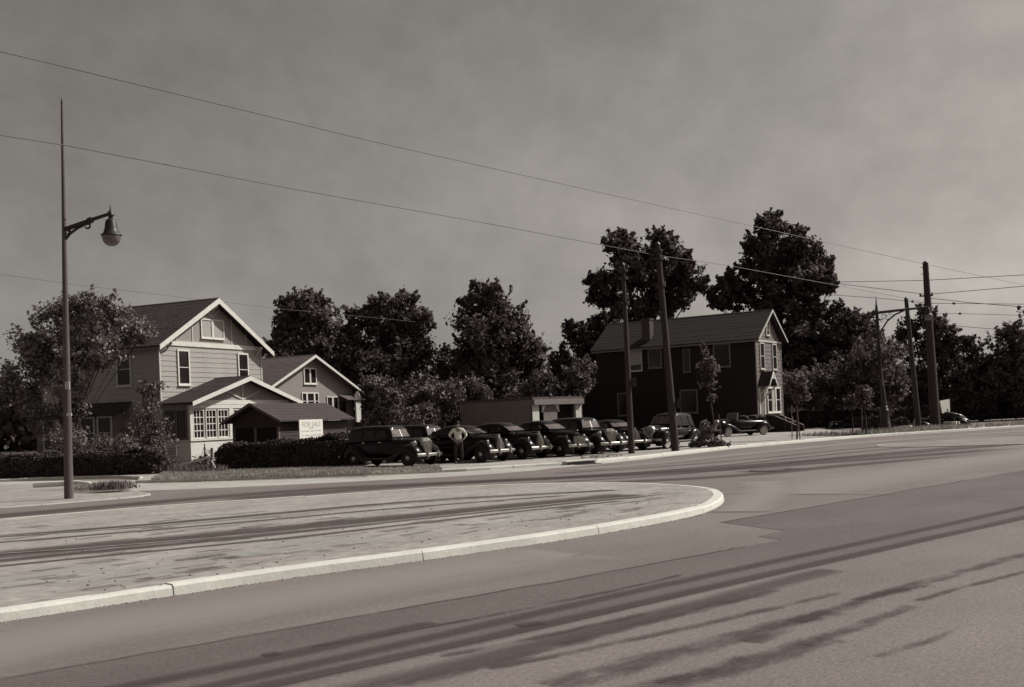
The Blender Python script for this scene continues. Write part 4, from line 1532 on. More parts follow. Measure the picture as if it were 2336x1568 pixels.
p4b = G(2134, 976)
pl5 = pole('tallest dark pole at the right by the kerb', p4b, P(2111, 600, p4b.y), .36, .19)
for p_, (u0, v0, u1, v1) in ((pl5, (2098, 676, 2128, 674)),):
    a, b = P(u0, v0, p4b.y - .3) - p4b, P(u1, v1, p4b.y - .3) - p4b
    mb = MB()
    mb.bar(a, b, .08, .1)
    for f_ in (0.05, .95):
        q = a.lerp(b, f_)
        mb.lathe([(.03, 0), (.07, .08), (.05, .18), (.01, .2)], 8, at=q)
    mb.build('crossarm', M_POLE, p_)
for p_, b_, u_, v_ in ((pl3, p2b, 1549, 921), (pl2, p1b, 1447, 872), (pl5, p4b, 2132, 868)):
    c_ = P(u_, v_, b_.y) - b_
    mb = MB()
    mb.box(c_.x - .09, c_.x + .09, -.16, .0, c_.z - .2, c_.z + .2)
    mb.build('switch_box', M_IRON, p_)
for p_, b_, t_ in ((pl2, p1b, P(1421, 605, p1b.y)), (pl3, p2b, P(1500, 558, p2b.y)), (pl5, p4b, P(2111, 600, p4b.y))):
    for f_ in (.80, .93, .97):
        c_ = (t_ - b_) * f_
        mb = MB()
        mb.lathe([(.02, -.05), (.21, -.05), (.21, .05), (.02, .05)], 10, at=c_)
        mb.bar(c_ + Vector((-.1, -.1, 0)), c_ + Vector((-.42, -.1, .03)), .03, .03)
        mb.build('wire_bracket', M_IRON, p_)
for lab, u, v0, v1, Y in (('thin grey pole above the garage roof', 1253, 905, 815, 88), ('thin dark pole left of the garage wall', 1048, 925, 856, 84), ('thin far pole near the right edge', 2172, 930, 835, 104)):
    b_, t_ = P(u, v0, Y), P(u - 2, v1, Y)
    pole(lab, (b_.x, b_.y, 0), t_, .07, .05)


def spiral(c, r0, r1, a0, a1, axis_u, axis_v, n=14):
    c, axis_u, axis_v = Vector(c), Vector(axis_u), Vector(axis_v)
    return [c + (axis_u * math.cos(a0 + (a1 - a0) * k / n) + axis_v * math.sin(a0 + (a1 - a0) * k / n)) * (r0 + (r1 - r0) * k / n) for k in range(n + 1)]


# bell lamp on the left pole
Yl = pb.y
LP = thing('street_lamp', 'bell shaped street lamp on a scrolled iron arm at left', 'street lamp', (*P(148, 523, Yl),), 0)
L0 = P(148, 523, Yl)


def lp(u, v):
    return P(u, v, Yl) - L0


mb = MB()
mb.tube([lp(147, 524), lp(205, 503), lp(250, 488)], [.075, .06, .05], 8)
mb.tube([lp(201, 505), lp(211, 501)], [.1, .1], 8)
mb.build('arm', M_IRON, LP)
mb = MB()
mb.tube([lp(148, 548), lp(160, 533), lp(178, 520), lp(197, 511), lp(206, 510)], .045, 8)
mb.tube(spiral(lp(199, 516), .10, .06, R(80), R(-150), (1, 0, 0), (0, 0, 1)), .03, 6)
mb.tube([lp(157, 522), lp(160, 532)], .04, 6)
mb.tube(spiral(lp(153, 531), .06, .03, R(60), R(-240), (1, 0, 0), (0, 0, 1)), .02, 6)
mb.build('brace', M_IRON, LP)
hx = lp(252, 490)
mb = MB()
mb.lathe([(.03, .14), (.06, .10), (.1, .04), (.11, -.02), (.07, -.06), (.06, -.12), (.13, -.16), (.16, -.22), (.19, -.42), (.235, -.56), (.30, -.60), (.31, -.63), (.28, -.66), (.001, -.66)], 24, at=hx)
mb.lathe([(.012, .14), (.02, .2), (.012, .26), (.002, .3)], 8, at=hx)
auto_smooth(mb.build('lamp_shade', M_IRON, LP), 50)
mb = MB()
mb.lathe([(.28, -.655), (.275, -.70), (.25, -.80), (.19, -.89), (.1, -.945), (.001, -.96)], 24, at=hx)
auto_smooth(mb.build('globe', M_GLOBE, LP))

# ornate iron lamp at the right
lb = G(2020, 986)
LO = thing('street_lamp', 'ornate iron lamp post with fluted base and long scrolled arm', 'street lamp', lb, 0)
Yo = lb.y


def lo(u, v):
    return P(u, v, Yo) - lb


mb = MB()
mb.lathe([(.40, 0), (.42, .08), (.36, .16), (.34, .5), (.30, .62), (.27, .7), (.26, 1.3), (.28, 1.36), (.2, 1.5), (.22, 1.56), (.16, 1.66), (.001, 1.66)], 16)
auto_smooth(mb.build('base', M_IRON, LO))
mb = MB()
tp = lo(2000, 712)
mb.tube([(0, 0, 1.6), lo(2012, 880), lo(2005, 790), tp, lo(1999, 698)], [.17, .14, .12, .10, .07], 10)
mb.lathe([(.08, 0), (.05, .1), (.03, .4), (.01, .62)], 8, at=lo(1999, 699))
auto_smooth(mb.build('post', M_IRON, LO))
mb = MB()
mb.tube([lo(1991, 717), lo(2000, 714), lo(2060, 707), lo(2117, 701)], [.09, .09, .08, .06], 8)
mb.tube(spiral(lo(1994, 722), .15, .06, R(120), R(330), (1, 0, 0), (0, 0, 1)), .035, 6)
mb.build('arm', M_IRON, LO)
mb = MB()
mb.tube([lo(2006, 770), lo(2012, 752), lo(2024, 733), lo(2042, 718), lo(2062, 709)], .05, 8)
for u, v, r, a in ((2016, 724, .22, 0), (2024, 726, .16, 90), (2036, 720, .15, 180), (2012, 733, .12, 30), (2030, 716, .1, 0)):
    mb.tube(spiral(lo(u, v), r, r * .3, R(a), R(a + 300), (1, 0, 0), (0, 0, 1)), .022, 5)
mb.build('brace', M_IRON, LO)
mb = MB()
mb.lathe([(.05, 0), (.1, -.1), (.16, -.4), (.28, -.5), (.001, -.5)], 14, at=lo(2117, 701))
mb.build('lamp_shade', M_IRON, LO)
mb = MB()
mb.lathe([(.27, -.51), (.24, -.7), (.12, -.82), (.001, -.85)], 14, at=lo(2117, 701))
auto_smooth(mb.build('globe', M_GLOBE, LO))


def wire(label, pts, r=.012, sag=0.0, knobs=()):
    a = [Vector(p) for p in pts]
    line = []
    for i in range(len(a) - 1):
        for k in range(12):
            f_ = k / 12
            p = a[i].lerp(a[i + 1], f_)
            p.z -= sag * 4 * f_ * (1 - f_)
            line.append(p)
    line.append(a[-1])
    mb = MB()
    mb.tube(line, r, 5)
    o = mb.build('overhead_wire', M_WIRE)
    c = line[0].copy()
    for v in o.data.vertices:
        v.co -= c
    o.location = c
    for q in knobs:
        mk_ = MB()
        mk_.lathe([(.01, -.12), (.06, -.08), (.09, 0), (.06, .08), (.01, .12)], 8, 'x', Vector(q) - c)
        mk_.build('insulator', M_IRON, o)
    return tag(o, label, 'wire', 'overhead wires')


wire('upper long wire rising from the tallest pole to the top left', [P(-300, 47, 24), P(143, 152, 30), P(845, 322, 42), P(1470, 462, 57), P(2111, 603, 75.3), P(2400, 664, 86)], .015)
wire('second long wire reaching the thick leaning pole', [P(-300, 262, 26), P(143, 331, 32), P(660, 430, 39), P(1100, 508, 46), P(1500, 583, 50.6), P(1660, 606, 60), P(2118, 690, 75.3)], .014)
wire('faint low wire behind the pale house gable', [P(-200, 598, 60), P(190, 652, 70), P(640, 705, 85), P(985, 738, 96)], .012)
wire('topmost of the near level wires at far right', [P(1850, 645, 92), P(2111, 640, 75.5), P(2400, 624, 68)], .02)
wire('wire dropping from the far trees to the tallest pole', [P(1850, 640, 95), P(2115, 672, 75.5), P(2400, 648, 66)], .02)
wire('wire just above the ornate lamp arm', [P(1820, 668, 95), P(2000, 680, 84), P(2117, 692, 75.5), P(2400, 695, 68)], .018, knobs=[P(2082, 688.4, 77.9), P(2176, 692.6, 73.9)])
wire('short sloping wire right of the tallest pole', [P(2117, 680, 75.5), P(2205, 690, 72), P(2400, 706, 66)], .02)
wire('lowest wire at the right edge', [P(2120, 738, 84), P(2205, 746, 80), P(2400, 762, 74)], .018)
wire('middle slack wire at the right edge', [P(2120, 715, 80), P(2205, 716, 78), P(2400, 722, 74)], .014, knobs=[P(2190, 715.8, 78.4)])

# ---------------------------------------------------------------- saplings, small signs, bits
SPG = 'young street trees'


def sapling(label, base_px, top_px, blobs, extra=(), leaf=.13):
    b = G(*base_px)
    root = thing('young_tree', label, 'sapling', b, 0, SPG)
    Y = b.y
    t_ = P(*top_px, Y) - b
    mb = MB()
    mb.tube([(0, 0, -.05), t_ * .3 + Vector((.05, 0, 0)), t_ * .65, t_], [.055, .045, .03, .012], 7)
    for u, v, r in blobs:
        c = P(u, v, Y) - b
        f_ = max(.2, min(.95, (c.z - .4) / t_.z))
        mb.tube([t_ * f_, c], [.02, .008], 5)
    mb.build('trunk', M_BARK, root)
    bl = [(P(u, v, Y) - b, r * Y / FPX * .9) for u, v, r in blobs]
    p, n = crown_points(bl, 34, .4, .7)
    link('crown', leaf_mesh('crown', p, n, leaf * (.6 + .8 * RNG.random(len(p))), M_LEAF), root)
    for u0, u1, v1 in extra:
        q0, q1 = G(u0, base_px[1]) - b, P(u1, v1, Y) - b
        mb = MB()
        mb.bar(q0, q1, .05, .05)
        mb.build('stake', M_DKTRIM, root)
    return root


sapling('thin leafy sapling against the dark house wall', (1632, 1019), (1604, 785),
        [(1603, 792, 8), (1610, 805, 7), (1614, 826, 13), (1604, 836, 10), (1616, 850, 13), (1603, 852, 9), (1628, 846, 10), (1622, 868, 10), (1606, 874, 10), (1626, 880, 8), (1628, 905, 7), (1620, 920, 4), (1632, 945, 4)],
        ((1647, 1640, 945),))
sapling('staked sapling with two thin stems right of the stoop', (1818, 1002), (1814, 860),
        [(1815, 868, 14), (1802, 862, 10), (1826, 864, 12), (1832, 888, 16), (1812, 890, 16), (1800, 885, 10), (1836, 905, 12), (1818, 908, 12)], ((1807, 1806, 925), (1825, 1818, 925)))
sapling('small sapling with a pale round top before the long hedge', (1945, 985), (1940, 905), [(1942, 912, 10), (1932, 918, 8), (1952, 920, 9), (1940, 925, 9)])
sapling('slender sapling left of the ornate lamp', (1976, 992), (1968, 880), [(1968, 888, 12), (1978, 900, 14), (1960, 905, 12), (1982, 920, 12), (1965, 925, 10)], ((1968, 1966, 920),))
tree('bush', 'dark grassy clump around the foot of the thin sapling', 'bush', 1625, 54.0,
     [(1602, 1008, 9), (1612, 994, 8), (1616, 978, 6), (1625, 1012, 9), (1590, 1015, 7), (1645, 1014, 7), (1660, 1017, 4), (1577, 1018, 4), (1604, 976, 5), (1608, 966, 4)],
     M_BUSH, .13, 230, 'bushes of the overgrown yard', .03, depth=.2, limbs=False, shoots=0, clump=.22)

# small sign on a post
sb = G(397, 1089)
SS = thing('notice_sign', 'small grey notice on a thin post between the two hedges', 'sign', sb, 0)
mb = MB()
mb.tube([(0, 0, 0), P(391, 1040, sb.y) - sb], .02, 6)
mb.build('post', M_IRON, SS)
a, b = P(380.5, 1017, sb.y) - sb, P(403, 1040, sb.y) - sb
mb = MB()
mb.box(a.x, b.x, -.02, .02, b.z, a.z)
mb.build('board', M_SIGNG, SS)
mb = MB()
for k, (x0, x1) in enumerate(((.12, .82), (.1, .9), (.15, .85))):
    z = a.z - (.10 + .10 * k) * 1.0
    x = a.x + (b.x - a.x) * x0
    while x < a.x + (b.x - a.x) * x1:
        w = random.uniform(.015, .03)
        mb.box(x, x + w, -.026, -.021, z - .05, z - .01)
        x += w + .012
mb.build('lettering', M_INKD, SS)
# leaning boards by the porch
bb = G(452, 1083)
BX = thing('lumber_stake', 'weathered plank leaning on an upright stake at the porch corner', 'plank', (bb.x, bb.y + 2.0, 0), 0)
mb = MB()
mb.bar((0.0, 0, 0), (0.06, 0, 1.05), .07, .1)
mb.build('stake', M_DKTRIM, BX)
mb = MB()
mb.bar((-1.3, -.08, .38), (.0, -.08, .66), .04, .09)
mb.build('plank', M_OFFW, BX)
mb = MB()
mb.bar((.05, -.1, .5), (.35, -.3, 0), .04, .05)
mb.build('prop', M_OFFW, BX)
for lab, u0, v0, u1, v1, m_ in (('pale leaning stick at the end of the left hedge', 372, 1078, 362, 1058, M_OFFW), ('dark bent stick beside the small grey notice', 393, 1080, 378, 1042, M_BARK)):
    q0 = G(u0, v0)
    q1 = P(u1, v1, q0.y)
    mb = MB()
    mb.tube([Vector((0, 0, 0)), (q1 - q0) * .6 + Vector((.05, 0, 0)), q1 - q0], [.045, .04, .03], 6)
    o = mb.build('garden_stick', m_, loc=q0)
    tag(o, lab, 'stick')

# white placard at the right
wb = G(2158, 968)
WS = thing('placard', 'blank white tilted placard on two thin legs at the right', 'sign', wb, 0)
q = [P(u, v, wb.y + (u - 2156) * .032) - wb for u, v in ((2144.5, 915), (2166, 911), (2167.5, 939), (2150, 943.5))]
mb = MB()
mb.add([(p.x, p.y, p.z) for p in q] + [(p.x - .04, p.y + .04, p.z) for p in q], [(0, 1, 2, 3), (7, 6, 5, 4), (0, 4, 5, 1), (1, 5, 6, 2), (2, 6, 7, 3), (3, 7, 4, 0)])
mb.build('board', M_SIGN, WS)
for u in (2154, 2163):
    t_ = P(u, 942, wb.y) - wb
    mb = MB()
    mb.bar((t_.x, .05, 0), (t_.x - .02, .05, t_.z + .3), .05, .05)
    mb.build('leg', M_IRON, WS)


def block(label, u0, v0, u1, v1, dep, m, name='concrete_block', group='concrete blocks by the kerb'):
    a, b = G(u0, v1), G(u1, v1)
    h = (v1 - v0) / FPX * a.y
    mb = MB()
    mb.box(0, (b - a).length, 0, dep, 0, h)
    o = mb.build(name, m, loc=a, rot=(0, 0, math.atan2(b.y - a.y, b.x - a.x) * .4))
    bv = o.modifiers.new('bevel', 'BEVEL')
    bv.width = .02
    return tag(o, label, 'block', group)


block('flat concrete slab under the white placard', 2152, 963, 2170, 970, .5, M_GUT)
block('white upright block at the end of the slab', 2170.5, 962, 2176, 971, .4, M_WHITE)
block('pale block between the ornate lamp and thin pole', 2067, 971, 2073.5, 977, .4, M_WHITE)
block('grey rubble block left of the pale block', 2050, 972, 2064, 978, .5, M_GUT)
block('small rubble lump beside the ornate lamp base', 2036, 975, 2046, 979, .4, M_GUT)
# low white slatted stand by the stoop
tb = G(1801, 985)
TB = thing('slatted_stand', 'low white slatted wooden stand right of the stoop', 'stand', tb, R(20))
for x in (-.3, .3):
    mb = MB()
    mb.bar((x, 0, 0), (x, 0, 1.1), .06, .06)
    mb.build('upright', M_OFFW, TB)
for z in (.12, .4, .7):
    mb = MB()
    mb.bar((-.38, -.04, z), (.38, -.04, z), .04, .08)
    mb.build('slat', M_OFFW, TB)
# kerb stub left
kb_ = G(172, 1110)
mb = MB()
pts = [Vector((-1.6, .25, .10)), Vector((-.6, .3, .11)), Vector((0, .2, .11)), Vector((.5, -.05, .07)), Vector((.75, -.25, .0))]
mb.tube(pts, [.1, .1, .1, .09, .05], 8)
tag(mb.build('kerb_stub', M_KERB, loc=kb_), 'curved white stub of kerb behind the lamp pole', 'kerb stub')


# ---------------------------------------------------------------- cars of the late 1930s
def superring(x, w, zb, zt, n=18, e=2.6, xs=0.0):
    out = []
    for k in range(n):
        a = 2 * math.pi * k / n
        c, s = math.cos(a), math.sin(a)
        yy = w * math.copysign(abs(c) ** (2 / e), c)
        zz = (zb + zt) / 2 + (zt - zb) / 2 * math.copysign(abs(s) ** (2 / e), s)
        out.append((x + xs * max(0, s), yy, zz))
    return out


def cabin_ring(x, wb, wt, zb, zt):
    h = zt - zb
    r = min(.16, h * .45)
    half = [(wb, zb), (wb - (wb - wt) * .5, zb + (h - r) * .5), (wt, zt - r), (wt - r * .3, zt - r * .3), (wt - r * .9, zt - r * .02), (wt * .4, zt + .02)]
    return [(x, y, z) for y, z in half] + [(x, -y, z) for y, z in half[::-1]]


def fender(path, y0, y1, sgn, crown=.10, skirt=.16):
    """sheet-metal mudguard, closed thin shell along a path of (x, z, normal angle)"""
    rings = []
    for x, z, a in path:
        nx, nz = math.cos(a), math.sin(a)
        ring = []
        for f_, d in ((0, -.02), (.3, .03), (.6, .03), (.85, -.02), (1.0, -.11), (1.0, -.11 - skirt)):
            ring.append((x + nx * d, sgn * (y0 + (y1 - y0) * f_), z + nz * d))
        for f_, d in ((.96, -.11 - skirt), (.95, -.12), (.8, -.06), (.5, -.02), (0, -.05)):
            ring.append((x + nx * d, sgn * (y0 + (y1 - y0) * f_), z + nz * d))
        rings.append(ring)
    mb = MB()
    mb.loft(rings)
    return mb


def make_car(label, group, paint=M_PAINT, top=1.70, fast=False, open_top=False, grille='tall', whitewall=False, hood_l=1.0, lights='stalk', boxy=False):
    root = thing('parked_car', label, 'car', (0, 0, 0), 0, group)
    ax_f, ax_r, wr = 1.45, -1.5, .36
    # body tub and bonnet
    st = [(-2.30, .30, .55, .80), (-2.22, .46, .46, .95), (-1.95, .60, .40, 1.08), (-1.4, .70, .37, 1.13), (-.6, .74, .36, 1.15), (.3, .72, .36, 1.16), (.62, .62, .38, 1.16),
          (.85, .50, .40, 1.15), (1.3, .42, .42, 1.12), (1.75, .33, .44, 1.06), (1.86, .26, .46, .98)]
    mb = MB()
    mb.loft([superring(*s_, n=20, e=4.2 if boxy else 2.6) for s_ in st])
    body = auto_smooth(mb.build('body', paint, root), 50)
    mb = MB()
    mb.box(.7, 1.84, -.012, .012, 1.14, 1.165)
    mb.build('bonnet_strip', M_CHROME, body)
    if not open_top:
        if fast:
            cs = [(-2.05, .34, .28, .98, 1.04), (-1.75, .52, .42, 1.02, 1.28), (-1.35, .64, .52, 1.06, top - .16), (-.85, .69, .56, 1.08, top - .03), (-.35, .71, .57, 1.1, top), (.1, .70, .57, 1.1, top - .03),
                  (.32, .69, .54, 1.1, top - .12), (.72, .62, .56, 1.1, 1.19)]
        else:
            cs = [(-1.95, .50, .42, 1.02, 1.12), (-1.82, .58, .47, 1.04, 1.42), (-1.55, .66, .54, 1.06, top - .08), (-1.0, .70, .57, 1.08, top - .01), (-.35, .71, .58, 1.1, top), (.1, .70, .58, 1.1, top - .03),
                  (.34, .69, .55, 1.1, top - .11), (.60, .63, .57, 1.1, 1.20)]
        if boxy:
            cs = [(-1.92, .60, .54, 1.02, 1.2), (-1.88, .66, .58, 1.04, top - .14), (-1.7, .69, .62, 1.06, top - .03), (-1.0, .71, .63, 1.08, top), (-.35, .715, .63, 1.1, top), (.15, .71, .62, 1.1, top - .02), (.34, .70, .60, 1.1, top - .09), (.52, .66, .60, 1.1, 1.20)]
        mb = MB()
        mb.loft([cabin_ring(*c) for c in cs])
        auto_smooth(mb.build('cabin', paint, root), 45)
        zt = top - .20
        fx = cs[-1][0]
        for sg in (1, -1):
            for x0, x1, x2, x3 in ((-1.48, -1.02, -1.04, -1.36), (-.94, -.32, -.34, -.92), (-.24, .36, .18, -.24)):
                def yy(z):
                    return sg * (.705 - (z - 1.1) * (.14 if boxy else .25) + .012)
                z0, z1 = 1.19, zt
                q = [(x0, yy(z0), z0), (x1, yy(z0), z0), (x2, yy(z1), z1), (x3, yy(z1), z1)]
                mb = MB()
                mb.add(q + [(x, y - sg * .03, z) for x, y, z in q], [(0, 1, 2, 3), (7, 6, 5, 4), (0, 4, 5, 1), (1, 5, 6, 2), (2, 6, 7, 3), (3, 7, 4, 0)])
                mb.build('side_window', M_SIDEGLASS, root)
        zA, zB = 1.22, top - .17
        xA, xB = fx - .005, .355
        for sg in (1, -1):
            q = [(xA + .02, sg * .03, zA), (xA - .02, sg * .55, zA), (xB - .01, sg * .48, zB), (xB + .035, sg * .03, zB)]
            mb = MB()
            mb.add(q + [(x + .025, y, z + .012) for x, y, z in q], [(0, 1, 2, 3), (7, 6, 5, 4), (0, 4, 5, 1), (1, 5, 6, 2), (2, 6, 7, 3), (3, 7, 4, 0)])
            mb.build('windscreen', M_CARGLASS, root)
        mb = MB()
        mb.bar((xA + .045, 0, zA), (xB + .06, 0, zB), .035, .02)
        mb.build('screen_divider', M_CHROME, root)
        for sg in (1, -1):
            mb = MB()
            mb.bar((xA + .015, sg * .58, zA), (xB + .02, sg * .51, zB), .04, .03)
            mb.build('screen_post', paint if not whitewall else M_CHROME, root)
    else:
        mb = MB()
        mb.bar((.55, -.58, 1.12), (.42, -.55, 1.55), .04, .04)
        mb.bar((.55, .58, 1.12), (.42, .55, 1.55), .04, .04)
        mb.bar((.42, -.55, 1.55), (.42, .55, 1.55), .04, .04)
        mb.bar((.5, 0, 1.14), (.42, 0, 1.55), .03, .03)
        mb.build('screen_frame', M_CHROME, root)
        mb = MB()
        mb.add([(.52, -.54, 1.18), (.52, .54, 1.18), (.43, .52, 1.52), (.43, -.52, 1.52), (.5, -.54, 1.18), (.5, .54, 1.18), (.41, .52, 1.52), (.41, -.52, 1.52)],
               [(0, 1, 2, 3), (7, 6, 5, 4), (0, 4, 5, 1), (1, 5, 6, 2), (2, 6, 7, 3), (3, 7, 4, 0)])
        mb.build('windscreen', M_CARGLASS, root)
        for x in (-.35, -1.15):
            mb = MB()
            mb.loft([superring(x - .1, .6, 1.0, 1.38, 12), superring(x + .05, .6, 1.0, 1.34, 12)])
            mb.build('seat_back', M_CLOTH, root)
        mb = MB()
        mb.loft([superring(-1.95, .5, 1.05, 1.25, 12), superring(-1.75, .62, 1.08, 1.42, 12), superring(-1.45, .64, 1.08, 1.40, 12), superring(-1.35, .6, 1.1, 1.3, 12)])
        auto_smooth(mb.build('folded_top', M_CLOTH, root))
    # mudguards and running boards
    for sg in (1, -1):
        pth = []
        for a in (-28, -5, 20, 45, 70, 95, 120):
            r_ = .50
            pth.append((ax_f + .02 + r_ * math.cos(R(a)) * 1.05, wr + .04 + r_ * math.sin(R(a)), R(a)))
        pth += [(ax_f - .62, .66, R(130)), (ax_f - .88, .48, R(125)), (ax_f - 1.1, .40, R(105))]
        auto_smooth(fender(pth, .40, .90, sg).build('front_fender', paint, root), 60)
        pth = [(ax_r + .78, .38, R(80)), (ax_r + .62, .50, R(55)), (ax_r + .48, .68, R(45))]
        for a in (60, 85, 110, 135, 160, 190):
            pth.append((ax_r + .50 * math.cos(R(a)) * 1.12, wr + .05 + .50 * math.sin(R(a)), R(a)))
        auto_smooth(fender(pth, .56, .90, sg).build('rear_fender', paint, root), 60)
        mb = MB()
        mb.box(ax_r + .7, ax_f - 1.0, sg * .66 if sg > 0 else -.89, .89 if sg > 0 else -.66, .33, .38)
        mb.build('running_board', M_RIM if not whitewall else M_CHROME, root)
        mb = MB()
        mb.bar((-.1, sg * .765, 1.02), (.06, sg * .765, 1.02), .03, .03)
        mb.build('door_handle', M_CHROME, root)
        mb = MB()
        mb.bar((-1.02, sg * .745, 1.02), (-.86, sg * .745, 1.02), .03, .03)
        mb.build('door_handle', M_CHROME, root)
        # headlight
        hx_, hy, hz = (1.62, .50, .93) if lights == 'stalk' else (1.70, .60, .84)
        mb = MB()
        mb.lathe([(.001, -.26), (.05, -.22), (.10, -.08), (.115, .0), (.12, .02), (.12, .04), (.105, .045)], 14, 'x', (hx_, sg * hy, hz))
        mb.bar((hx_ - .08, sg * hy, hz - .08), (hx_ - .1, sg * (hy - .1), .70), .05, .05)
        h_ = auto_smooth(mb.build('headlight', M_CHROME if lights == 'stalk' else paint, root), 50)
        mb = MB()
        mb.lathe([(.108, .03), (.09, .055), (.05, .07), (.001, .075)], 14, 'x', (hx_, sg * hy, hz))
        auto_smooth(mb.build('lens', M_GLOBE, h_))
    # grille
    mb = MB()
    if grille == 'tall':
        prof = [(1.15, .06), (1.11, .21), (1.02, .28), (.86, .29), (.68, .25), (.5, .18), (.44, .12)]
        nb = 9
    elif grille == 'vee':
        prof = [(1.10, .03), (1.02, .08), (.92, .14), (.78, .20), (.64, .24), (.5, .25), (.45, .22)]
        nb = 9
    else:
        prof = [(.92, .10), (.88, .30), (.78, .38), (.66, .40), (.54, .38), (.48, .30), (.45, .2)]
        nb = 13

    def gx(z):
        return 1.96 - (z - .45) * .16

    ring = [(gx(z) + .0, w, z) for z, w in prof] + [(gx(z) + .0, -w, z) for z, w in prof[::-1]]
    back = [(x - .16, y * 1.05, z) for x, y, z in ring]
    mb.loft([back, ring])
    mb.build('grille_shell', M_GRILLE if grille != 'wide' else paint, root)
    mb = MB()

    def wz(z):
        for (z1, w1), (z2, w2) in zip(prof[:-1], prof[1:]):
            if z2 <= z <= z1:
                return w2 + (w1 - w2) * (z - z2) / (z1 - z2)
        return 0.05
    if grille == 'wide':
        for k in range(8):
            z = .49 + k * .05
            w = wz(z) - .02
            mb.box(gx(z) + .002, gx(z) + .025, -w, w, z, z + .022)
    else:
        for k in range(nb):
            f_ = (k - (nb - 1) / 2) / ((nb - 1) / 2) * .9
            zz = [.46, .6, .75, .9, 1.03]
            for z1, z2 in zip(zz[:-1], zz[1:]):
                mb.bar((gx(z1) + .012, f_ * wz(z1), z1), (gx(z2) + .012, f_ * wz(z2), z2), .016, .03)
    mb.build('grille_bars', M_CHROME, root)
    mb = MB()
    mb.bar((gx(1.08) - .05, 0, 1.10), (gx(1.08) + .03, 0, 1.13), .03, .05)
    mb.build('mascot', M_CHROME, root)
    # bumpers
    for x, sg, nm in ((2.16, 1, 'front_bumper'), (-2.42, -1, 'rear_bumper')):
        mb = MB()
        rr = []
        for k in range(11):
            y = -.82 + 1.64 * k / 10
            xx = x - sg * .14 * (abs(y) / .82) ** 2.5
            rr.append([(xx, y, .40), (xx + sg * .03, y, .43), (xx + sg * .03, y, .50), (xx, y, .53), (xx - sg * .02, y, .465)])
        mb.loft(rr)
        for y in (-.35, .35):
            mb.box(min(x, x - sg * .3), max(x, x - sg * .3), y - .025, y + .025, .43, .48)
            mb.box(x - .02, x + .06 * sg if sg > 0 else x + .02, y - .03, y + .03, .36, .60)
        mb.build(nm, M_CHROME, root)
    # wheels
    tm = MB()
    tm.lathe([(.22, -.07), (.30, -.085), (.345, -.07), (.36, -.03), (.36, .03), (.345, .07), (.30, .085), (.22, .07)], 22, 'y')
    t_me = tm.mesh('wheel', M_TYRE, True)
    rm = MB()
    rm.lathe([(.001, .045), (.12, .05), (.2, .045), (.225, .075), (.235, .072), (.235, -.06), (.001, -.06)], 20, 'y')
    r_me = rm.mesh('rim', M_RIM, True)
    hm = MB()
    hm.lathe([(.12, .05), (.115, .075), (.08, .1), (.03, .11), (.001, .112)], 16, 'y')
    h_me = hm.mesh('hub_cap', M_CHROME if whitewall else M_GRILLE, True)
    wm = MB()
    wm.lathe([(.235, .078), (.31, .088), (.335, .08), (.31, .084), (.235, .074)], 22, 'y')
    w_me = wm.mesh('whitewall', M_WWALL, True)
    for x in (ax_f, ax_r):
        for sg in (1, -1):
            w_ = link('wheel', t_me, root, (x, sg * .72, wr), (0, 0, 0 if sg > 0 else math.pi))
            link('rim', r_me, w_)
            link('hub_cap', h_me, w_)
            if whitewall:
                link('whitewall', w_me, w_)
    mb = MB()
    mb.box(-1.9, 1.8, -.5, .5, .25, .42)
    mb.build('chassis', M_TYRE, root)
    return root


CG = 'cars parked side by side on the lot'


def place(car, nose, head, label=None, scale=1.0):
    h = R(head)
    d = Vector((math.cos(h), math.sin(h), 0))
    car.location = Vector((nose[0], nose[1], 0)) - d * 2.15
    car.rotation_euler = (0, 0, h)
    car.scale = (scale,) * 3
    if label:
        car['label'] = label
    return car


A = make_car('black sedan with a tall pale grille parked nose right beside the hedge', CG, M_PAINT, 1.70, grille='tall', boxy=True)
Bc = make_car('black streamlined sedan beside the man in the white shirt', CG, M_PAINT, 1.58, fast=True, grille='vee', lights='fender')
place(A, (-3.30, 44.9), -34)
place(Bc, (-.35, 46.1), -39)
n1 = copy_tree(A)
place(n1, (-2.2, 48.9), -38, 'dark sedan almost hidden behind the first sedan', .98)
n2 = copy_tree(Bc)
place(n2, (1.35, 48.0), -36, 'second black sedan to the right of the man in the white shirt', 1.03)
Dc = make_car('black sedan with a wide low chrome grille third right of the man', CG, M_PAINT, 1.60, fast=True, grille='wide', lights='fender')
place(Dc, (3.1, 49.1), -43, scale=1.02)
n3 = copy_tree(A)
place(n3, (4.75, 50.7), -52, 'black sedan with a narrow tall grille left of the thin pole')
n4 = copy_tree(Bc)
place(n4, (6.1, 52.7), -62, 'black sedan half hidden behind the thin dark pole', .97)
Hc = make_car('dark sedan with whitewall tyres facing left behind the leaning pole', CG, M_PAINT, 1.76, grille='tall', whitewall=True)
Hf = G(1478, 1027)
place(Hc, (6.55, 54.0), 180 + 52)
Ic = make_car('dark open tourer with a folded canvas top facing left below the stoop', CG, M_PAINT, open_top=True, grille='tall', whitewall=True)
place(Ic, (13.4, 73.5), 180 + 25)
n5 = copy_tree(A)
place(n5, (26.4, 92.0), 180 + 5, 'distant dark car among the weeds before the long hedge')
n5['group'] = 'cars parked far back'
n5.location.z = -.7
n6 = copy_tree(Bc)
q = P(2078, 970, 86)
place(n6, (q.x, 86.0), 180 - 4, 'dark streamlined car behind the tall pole and white placard')
n6['group'] = 'cars parked far back'
n6.location.z = -.62


